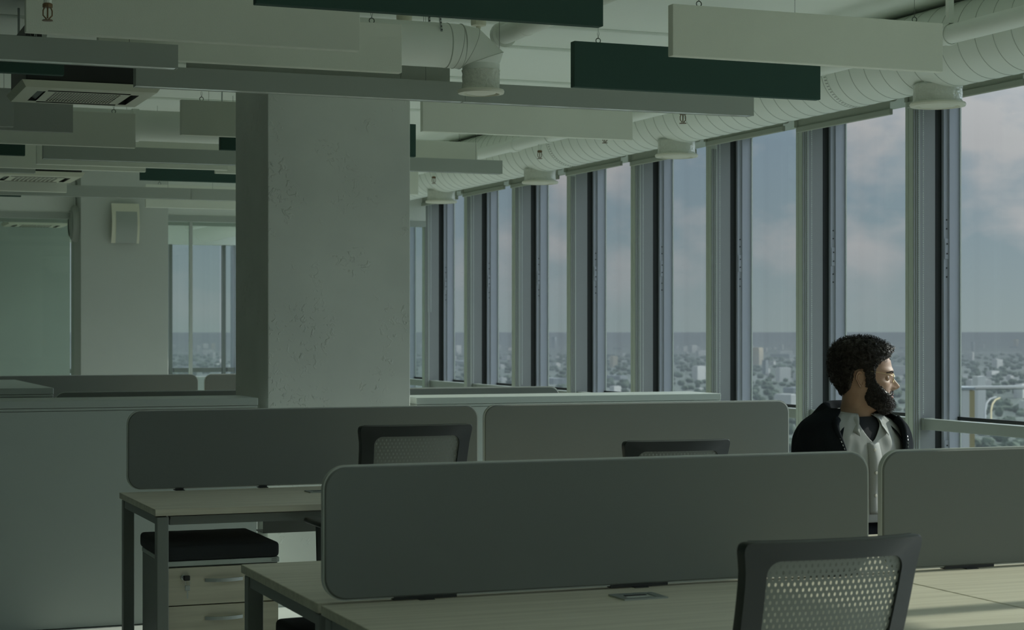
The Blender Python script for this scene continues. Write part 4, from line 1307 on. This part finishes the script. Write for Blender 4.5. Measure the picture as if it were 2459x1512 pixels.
person['pose'] = 'seated'
def pchild(b, name, m, smooth=True, sharp=60, label=None):
    o = b.build(name, m, person, smooth, sharp)
    if label: o['label'] = label
    return o

# ---- eyes, brows, lips
for sy in (-1, 1):
    b = MB().lathe([(0.0, -12), (6, -10.4), (10.4, -6), (12, 0), (10.4, 6), (6, 10.4), (0, 12)], 18, M=HM @ T(82.0, sy*31, 8.5) @ RY(math.pi/2))
    e = pchild(b, 'eye', M_eye)
    MB().lathe([(0.0, 12.3), (3.5, 11.9), (5.6, 10.9), (5.6, 9.5)], 14, M=HM @ T(82.0, sy*31, 8.5) @ RY(math.pi/2)).build('iris', M_iris, e, True)
    # eyelids: a skin shell over the ball with an almond opening to the front
    vs = []; fs = []
    nu, nv = 36, 28
    for i in range(nu+1):
        for j in range(nv+1):
            az = R(-110 + 220*i/nu); el = R(-75 + 150*j/nv)
            rr = 13.2
            vs.append((82.5+rr*math.cos(el)*math.cos(az), sy*31+rr*math.cos(el)*math.sin(az), 8.5+rr*math.sin(el)))
    for i in range(nu):
        for j in range(nv):
            az = -110 + 220*(i+0.5)/nu; el = -75 + 150*(j+0.5)/nv
            if (az/52.0)**2 + ((el-2)/(17.0))**2 < 1: continue
            a_ = i*(nv+1)+j
            fs.append((a_, a_+nv+1, a_+nv+2, a_+1))
    pchild(MB().raw(vs, fs, HM), 'eyelid', M_skin)
    rb = random.Random(3+sy); b = MB()
    for k in range(150):
        q = rb.random(); yy = sy*(14+34*q); 
        zz = 27 + 6*math.sin(math.pi*min(1, q*1.1))*0.8 + rb.uniform(-3.2, 3.2)*(1-0.5*q)
        xx = 0
        ph = math.asin(max(-1, min(1, yy/76)))
        p0 = head_pt(ph, zz); p0.x += 0.3
        b.tube([p0, p0+V((1.6, sy*2.5, 0.8)), p0+V((1.4, sy*5.2, 0.2))], [0.5, 0.5, 0.15], 4, M=HM)
    pchild(b, 'eyebrow', M_hair)
def surf_strip(y0, y1, z0f, z1f, off, n=20, m=5):
    vs = []; fs = []
    for i in range(n+1):
        yy = y0+(y1-y0)*i/n
        for j in range(m+1):
            za, zb_ = z0f(yy), z1f(yy)
            zz = za+(zb_-za)*j/m
            ph = math.asin(max(-1, min(1, yy/64)))
            p0 = head_pt(ph, zz); p0.x += off*math.sin(math.pi*(j/m*0.8+0.1))
            vs.append(p0)
    for i in range(n):
        for j in range(m):
            a = i*(m+1)+j
            fs.append((a, a+m+1, a+m+2, a+1))
    return MB().raw(vs, fs, HM)
pchild(surf_strip(-22, 22, lambda y: -55, lambda y: -55+7.5*max(0, 1-(y/23)**2), 2.4), 'upper_lip', M_lip)
pchild(surf_strip(-21, 21, lambda y: -64.5+9*(y/22)**2*0.9, lambda y: -55.5, 2.8), 'lower_lip', M_lip)

# ---- hair and beard
def lin(tab, x):
    if x <= tab[0][0]: return tab[0][1]
    for i in range(len(tab)-1):
        if x <= tab[i+1][0]:
            q = (x-tab[i][0])/(tab[i+1][0]-tab[i][0])
            return tab[i][1]+(tab[i+1][1]-tab[i][1])*q
    return tab[-1][1]
HAIRLINE = [(-110,-90),(-78,-62),(-58,-46),(-42,-30),(-34,4),(-30,34),(-12,42),(3,40),(8,26),(13,-24),(42,-24),(48,38),(58,58),(75,70),(102,85),(125,96)]
BEARDLINE = [(-10,-75),(6,-60),(15,-36),(22,-12),(26,14),(44,10),(52,-8),(72,-27),(88,-40),(94,-38),(125,-36)]
def hair_sd(p):
    if p[2] > 122: return 20.0
    return (p[2]-lin(HAIRLINE, p[0]))*0.8
def beard_sd(p):
    x, y, z = p
    d = (lin(BEARDLINE, x)-z)*0.8
    d = min(d, (z+119)*0.8)
    d = min(d, x - (6 + max(0, -60-z)*0.46 + max(0, -88-z)*1.4))
    if z < -96: d = min(d, x-32-(abs(y)*0.1))
    if x > 70:
        m = math.sqrt((y/23.0)**2 + ((z+56.5)/9.0)**2)
        d = min(d, (m-1)*9)
        if z > -46: d = min(d, (27-abs(y))*0.8) if x > 92 else d
    return d
def hair_mask(p): return hair_sd(p) > 0
def beard_mask(p): return beard_sd(p) > 0
def hair_th(p):
    x, y, z = p
    t_ = 10 + 25*max(0, min(1, (z-30)/70))
    if x < -20: t_ = max(t_, 26*max(0.08, min(1, (z+62)/75)))
    if 5 < x < 50 and z < 45: t_ = 5 + 6*max(0, (z-10)/35)
    if x > 40: t_ = max(8, min(t_, 33)) * max(0.35, min(1, (z-(50+(x-46)*0.66))/14))
    if -40 < x < 8 and 40 < z < 58: t_ *= 0.45 + 0.55*(z-40)/18
    return t_
def beard_th(p):
    x, y, z = p
    if z > -49 and x > 86: return 4.0
    t_ = 5 + 7*max(0, min(1, (-20-z)/50)) + 9*max(0, min(1, (-72-z)/25))*max(0, min(1, (x-20)/50))
    if z > -14: t_ = 5
    return t_
def grid_normals(P):
    Nn = []
    for i in range(len(P)):
        row = []
        for k in range(NP):
            a = P[min(i+1, len(P)-1)][k]-P[max(i-1, 0)][k]; c = P[i][(k+1) % NP]-P[i][(k-1) % NP]
            nn = c.cross(a)
            if nn.length < 1e-6: nn = V((0,0,1))
            nn.normalize()
            ctr = V((-5, 0, P[i][k].z*0.6))
            if nn.dot(P[i][k]-ctr) < 0: nn = -nn
            row.append(nn)
        Nn.append(row)
    return Nn
GP = [[hv[i*NP+k] for k in range(NP)] for i in range(len(zs_))]
GN = grid_normals(GP)
def hairs(sdf, thf, name, seed, count, shell, cr, wr_, turns, m=M_hair):
    maskf = lambda p: sdf(p) > 0
    rb = random.Random(seed)
    S = MB()
    rows = [i for i, z in enumerate(zs_) if z > -122]
    off = {}
    vs = []; ids = {}; fs = []
    def vert(i, k):
        if (i, k) not in ids:
            p = GP[i][k]
            ns = noise.noise(p*0.09 + V((seed, 0, 0)))*0.30 + noise.noise(p*0.22)*0.16
            e = max(-0.6, min(1.0, sdf(p)/7.0))
            d = thf(p)*shell*(1+ns)*max(0, e)**0.7 - 1.2*(1-max(0, e)) - (2.0 if e < 0 else 0)
            ids[(i, k)] = len(vs); vs.append(p + GN[i][k]*d)
        return ids[(i, k)]
    cand = []
    for i in rows[:-1]:
        for k in range(NP):
            k2 = (k+1) % NP
            q = [(i, k), (i, k2), (i+1, k2), (i+1, k)]
            mk_ = [maskf(GP[a][c]) for a, c in q]
            if any(sdf(GP[a][c]) > -5 for a, c in q):
                fs.append(tuple(vert(a, c) for a, c in q))
                if all(mk_):
                    ar = ((GP[i][k2]-GP[i][k]).cross(GP[i+1][k]-GP[i][k])).length
                    cand.append((ar, i, k))
    S.raw(vs, fs, HM)
    o = pchild(S, name, m)
    tot = []
    acc = 0
    for a, i, k in cand:
        acc += a; tot.append(acc)
    import bisect
    C = MB()
    for _ in range(count):
        j = bisect.bisect(tot, rb.random()*acc)
        j = min(j, len(cand)-1)
        _, i, k = cand[j]
        p = GP[i][k]; nn = GN[i][k]
        th = thf(p)*max(0.25, min(1, sdf(p)/7.0))**0.7
        tg = V((rb.uniform(-1,1), rb.uniform(-1,1), rb.uniform(-1,1))); tg = (tg - nn*tg.dot(nn)).normalized(); bt = nn.cross(tg)
        h0 = th*rb.uniform(shell*0.75, shell*1.0); h1 = th*rb.uniform(shell*1.0, 1.2)
        base = p + tg*rb.uniform(-1.5, 1.5)
        r_ = cr*rb.uniform(0.6, 1.2); ph0 = rb.random()*6.28
        lean = tg*rb.uniform(0, 4) + bt*rb.uniform(-3, 3)
        pts = []
        ns_ = 8
        for q in range(ns_):
            u_ = q/(ns_-1)
            a = ph0 + turns*6.283*u_
            pts.append(base + nn*(h0+(h1-h0)*u_) + lean*u_ + tg*(r_*math.cos(a)) + bt*(r_*math.sin(a)))
        C.tube(pts, [wr_]*(ns_-1)+[wr_*0.4], 3, cap=False, M=HM)
    cu = C.build(name+'_curls', m, o, True, 180)
    cu['kind'] = 'stuff'
    return o
hairs(hair_sd, hair_th, 'hair', 5, 3000, 0.74, 4.2, 0.85, 1.3)
hairs(beard_sd, beard_th, 'beard', 9, 2400, 0.62, 2.2, 0.6, 1.0)
# one loose lock on the forehead
b = MB().tube([V((92+6*math.sin(q*0.5), -38+3*q*0.4, 82-2.2*q+ (0.35*q*q if q > 4 else 0))) for q in range(9)], [1.0]*8+[0.3], 5, M=HM)
pchild(b, 'forelock', M_hair)

# ---- spectacles
g = MB()
for sy in (-1, 1):
    g.tube([(110+1.5*math.cos(a)*0, sy*31+21*math.cos(a), 8+19*math.sin(a)) for a in [R(15*k) for k in range(25)]], 0.75, 6, cap=False, M=HM)
    g.tube([(109, sy*52, 14), (100, sy*66, 20), (85, sy*73, 24), (40, sy*78, 32), (8, sy*79.5, 37), (-12, sy*80, 34), (-26, sy*79, 16)], 0.75, 6, M=HM)
g.tube([(110, -10.5, 12), (115, -5, 15), (116, 0, 16), (115, 5, 15), (110, 10.5, 12)], 0.75, 6, M=HM)
for sy in (-1, 1):
    g.tube([(109, sy*10, 6), (112, sy*9, 0), (110, sy*10, -5)], 1.5, 6, M=HM)
gl = pchild(g, 'spectacles', M_gold, label='thin gold wire-rimmed spectacles')
for sy in (-1, 1):
    n = 24
    vs = [(110, sy*31+20.6*math.cos(2*math.pi*k/n), 8+18.6*math.sin(2*math.pi*k/n)) for k in range(n)]
    MB().raw(vs, [tuple(range(n))], HM).build('lens', M_lens, gl)

# ---- clothes: lofted rings in the body frame (z, half width, front, back)
TOR = [(1.16,0.062,0.056,0.060),(1.145,0.074,0.062,0.068),(1.125,0.115,0.074,0.082),(1.10,0.160,0.088,0.095),(1.06,0.186,0.104,0.108),(1.00,0.195,0.120,0.115),
       (0.88,0.182,0.130,0.112),(0.75,0.168,0.132,0.108),(0.62,0.178,0.138,0.115),(0.52,0.190,0.145,0.125)]
def cl(z): return 0.028*max(0, min(1, (z-0.55)/0.5))
def tor_pt(phi, z, grow_=0.0, fold=0.0, seed=0.0):
    hw, fr, bk = (cat(TOR, z, i) + grow_ for i in (1, 2, 3))
    s, c = math.sin(phi), math.cos(phi)
    x = hw*math.copysign(abs(s)**0.85, s); y = (fr if c > 0 else bk)*math.copysign(abs(c)**0.9, c) + cl(z)
    if fold:
        nn = noise.noise(V((phi*2.6+seed, z*7.0+phi*1.2, seed))) + 0.5*noise.noise(V((phi*6+seed, z*16, seed+3)))
        k = 1 + fold*nn
        x *= k; y = cl(z) + (y-cl(z))*k
    return V((x, y, z))
def loft(zlist, keep, grow_, fold, seed, nphi=120, thick=0.0):
    vs = []; fs = []
    for z in zlist:
        for k in range(nphi):
            vs.append(tor_pt(-math.pi+2*math.pi*k/nphi, z, grow_ if not callable(grow_) else grow_(z), fold, seed))
    for i in range(len(zlist)-1):
        for k in range(nphi):
            k2 = (k+1) % nphi
            phm = -math.pi+2*math.pi*(k+0.5)/nphi; zm = (zlist[i]+zlist[i+1])/2
            if keep(phm, zm):
                fs.append((i*nphi+k, i*nphi+k2, (i+1)*nphi+k2, (i+1)*nphi+k))
    return MB().raw(vs, fs, BM)
def frange(a, c, st):
    out = []
    while a > c: out.append(a); a -= st
    out.append(c); return out
def thicken(o, t_):
    md = o.modifiers.new('thickness', 'SOLIDIFY'); md.thickness = t_; md.offset = 1.0
    return o
def sheet(rows, cols, fn):
    vs = [fn(i/(rows-1), k/(cols-1)) for i in range(rows) for k in range(cols)]
    fs = [(i*cols+k, i*cols+k+1, (i+1)*cols+k+1, (i+1)*cols+k) for i in range(rows-1) for k in range(cols-1)]
    return MB().raw(vs, fs, BM)
def neck(ph):
    return 1.135 - 0.098*max(0.0, 1-abs(ph)/0.32)
def shirt_fn(q, k):
    ph = -math.pi + 2*math.pi*k
    zt_ = neck(ph)
    return tor_pt(ph, zt_ + (0.755-zt_)*q, 0.007, 0.075, 2.0)
shirt = pchild(sheet(90, 181, shirt_fn), 'shirt', M_shirt, True, 180, label='pale grey button-down shirt')
thicken(shirt, 0.0015)
tee = pchild(loft(frange(1.125, 0.95, 0.01), lambda ph, z: True, 0.0015, 0.0, 0), 't_shirt', M_tee)
trou = grow([[(V((0, -0.01, 0.575)), (0.165, 0.125)), (V((0, 0.01, 0.66)), (0.165, 0.125)), (V((0, 0.018, 0.80)), (0.170, 0.134))]] + [[(V((0, -0.01, 0.575)), (0.165, 0.125)), (V((s*0.095, 0.02, 0.565)), 0.098), (V((s*0.115, 0.24, 0.560)), 0.086), (V((s*0.13, 0.445, 0.55)), 0.068), (V((s*0.137, 0.41, 0.34)), 0.064), (V((s*0.14, 0.40, 0.12)), 0.056)] for s in (1, -1)], 'trousers')
pchild(MB().raw(*trou, BM), 'trousers', M_denim, label='dark denim trousers')
for s in (1, -1):
    sh = grow([[(V((s*0.14, 0.37, 0.045)), (0.036, 0.032)), (V((s*0.142, 0.47, 0.040)), (0.040, 0.028)), (V((s*0.145, 0.58, 0.034)), (0.036, 0.022))], [(V((s*0.14, 0.37, 0.045)), (0.036, 0.032)), (V((s*0.14, 0.39, 0.10)), 0.036)]], 'shoe')
    pchild(MB().raw(*sh, BM), 'shoe', M_shoe)
# collar: band plus two folded leaves with points
def collar():
    vs = []; fs = []
    n = 60; m = 6
    for i in range(n+1):
        a = -math.pi+0.42 + (2*math.pi-0.84)*i/n       # 0 is the back of the neck
        fr = abs(a)/math.pi
        px, py = math.sin(a), -math.cos(a)
        point = max(0, (fr-0.62)/0.25); point = min(1, point)
        for j in range(m+1):
            q = j/m
            rr = 0.060 + 0.010*math.sin(math.pi*min(1, q*1.5)) + 0.030*q**1.2 + 0.012*point*q
            z = 1.150 - 0.018*fr - (0.036+0.040*point)*q + 0.010*math.sin(math.pi*q)
            x = px*rr*(1.02); y = 0.032 + py*rr*(1.0 + 0.10*fr)
            if point > 0:
                x += math.copysign(0.020*point*q, px); y += 0.020*point*q
            vs.append(V((x, y, z)))
    for i in range(n):
        for j in range(m):
            a = i*(m+1)+j
            fs.append((a, a+m+1, a+m+2, a+1))
    return MB().raw(vs, fs, BM)
thicken(pchild(collar(), 'shirt_collar', M_shirt), 0.002)
# placket and buttons
b = MB(); vs = []; fs = []
zl = frange(1.035, 0.785, 0.01)
for z in zl:
    for ph in (-0.085, 0.085):
        vs.append(tor_pt(ph, z, 0.0112, 0.075, 2.0))
for i in range(len(zl)-1): fs.append((2*i, 2*i+1, 2*i+3, 2*i+2))
thicken(pchild(b.raw(vs, fs, BM), 'placket', M_shirt), 0.001)
for z in (1.01, 0.93, 0.85):
    c = BM @ tor_pt(0.0, z, 0.0135, 0.075, 2.0)
    pchild(MB().lathe([(0.0055, -0.001), (0.0055, 0.0012), (0.004, 0.0018), (0, 0.0015)], 12, M=T(*c) @ RZ(BA) @ RX(math.pi/2)), 'button', M_button)
c = BM @ V((-0.060, 0.118, 1.070))
pchild(MB().lathe([(0.005, -0.001), (0.005, 0.0012), (0, 0.0015)], 12, M=T(*c) @ RZ(BA) @ RX(math.pi/2)), 'button', M_button)
# jacket: open shell, sleeves, hood roll, zips
OPEN = [(1.16,1.10),(1.12,0.86),(1.06,0.66),(1.00,0.54),(0.90,0.48),(0.75,0.50),(0.60,0.55),(0.52,0.60)]
def opn(z): return cat(OPEN, z, 1)
def jacket_fn(q, k):
    z = 1.150 + (0.53-1.150)*q
    o_ = opn(z)
    ph = o_ + (2*math.pi-2*o_)*k
    if ph > math.pi: ph -= 2*math.pi
    return tor_pt(ph, z, 0.026 + 0.008*max(0, min(1, (z-0.95)/0.1)), 0.03, 7.0)
jk = pchild(sheet(64, 121, jacket_fn), 'jacket', M_jacket, True, 180, label='black zip-up hooded jacket worn open')
thicken(jk, 0.006)
sl = []
for s in (1, -1):
    sl.append([(V((s*0.105, 0.02, 1.075)), 0.070), (V((s*0.168, 0.022, 1.048)), 0.066), (V((s*0.205, 0.045, 0.93)), 0.060), (V((s*0.238, 0.07, 0.80)), 0.056), (V((s*0.18, 0.17, 0.728)), 0.050), (V((s*0.118, 0.25, 0.672)), 0.040)])
sv, sf = grow([sl[0]], 'sl'); sv2, sf2 = grow([sl[1]], 'sl')
for q, (a, c) in enumerate(((sv, sf), (sv2, sf2))):
    a = [p + V((noise.noise(p*22)*0.006, noise.noise(p*22+V((5,0,0)))*0.006, 0)) for p in a]
    MB().raw(a, c, BM).build('sleeve', M_jacket, jk, True, 180)
HOOD = [(0.0,0.064,1.115),(0.25,0.072,1.160),(0.45,0.086,1.174),(0.65,0.108,1.160),(0.85,0.140,1.122),(1.0,0.165,1.078)]
HOODR = [(-h[0], h[1], h[2]) for h in HOOD]
def hood_fn(q, k):
    a = -2.30 + 4.60*k            # 0 at the back of the neck
    fr = abs(a)/2.30
    r_, z = cat(HOODR, -q, 1), cat(HOODR, -q, 2)
    z -= 0.060*fr**2.4; r_ += 0.006*fr
    r_ *= 1 + 0.05*noise.noise(V((a*2.2, q*3.0, 4.0)))
    return V((math.sin(a)*r_*1.08, 0.024 - math.cos(a)*r_*(0.95 + 0.12*fr), z))
hd = sheet(22, 61, hood_fn).build('hood', M_jacket, jk, True, 180)
thicken(hd, 0.004)
# hood lining edges falling to the front
for s in (1, -1):
    pts = []; rs = []
    for k in range(12):
        q = k/11
        z = 1.118 - 0.13*q
        p0 = tor_pt(s*(opn(z)-0.01), z, 0.036 - 0.004*q, 0, 0)
        pts.append(p0); rs.append(0.010*(1-q)+0.005)
    MB().tube(pts, rs, 10, M=BM).build('lapel', M_jacket, jk, True, 180)
    zp = [tor_pt(s*(opn(z)-0.015), z, 0.041, 0.03, 7.0) for z in frange(1.06, 0.60, 0.012)]
    b = MB()
    for i in range(len(zp)-1):
        b.tube([zp[i]*0.75+zp[i+1]*0.25, zp[i]*0.25+zp[i+1]*0.75], 0.0017, 5, M=BM)
    b.build('zip', M_zip, jk)
chair('black office chair under the bearded man, hidden by desk and screen', 3.565, 6.00, math.pi+R(6), 0.93, arms=False)
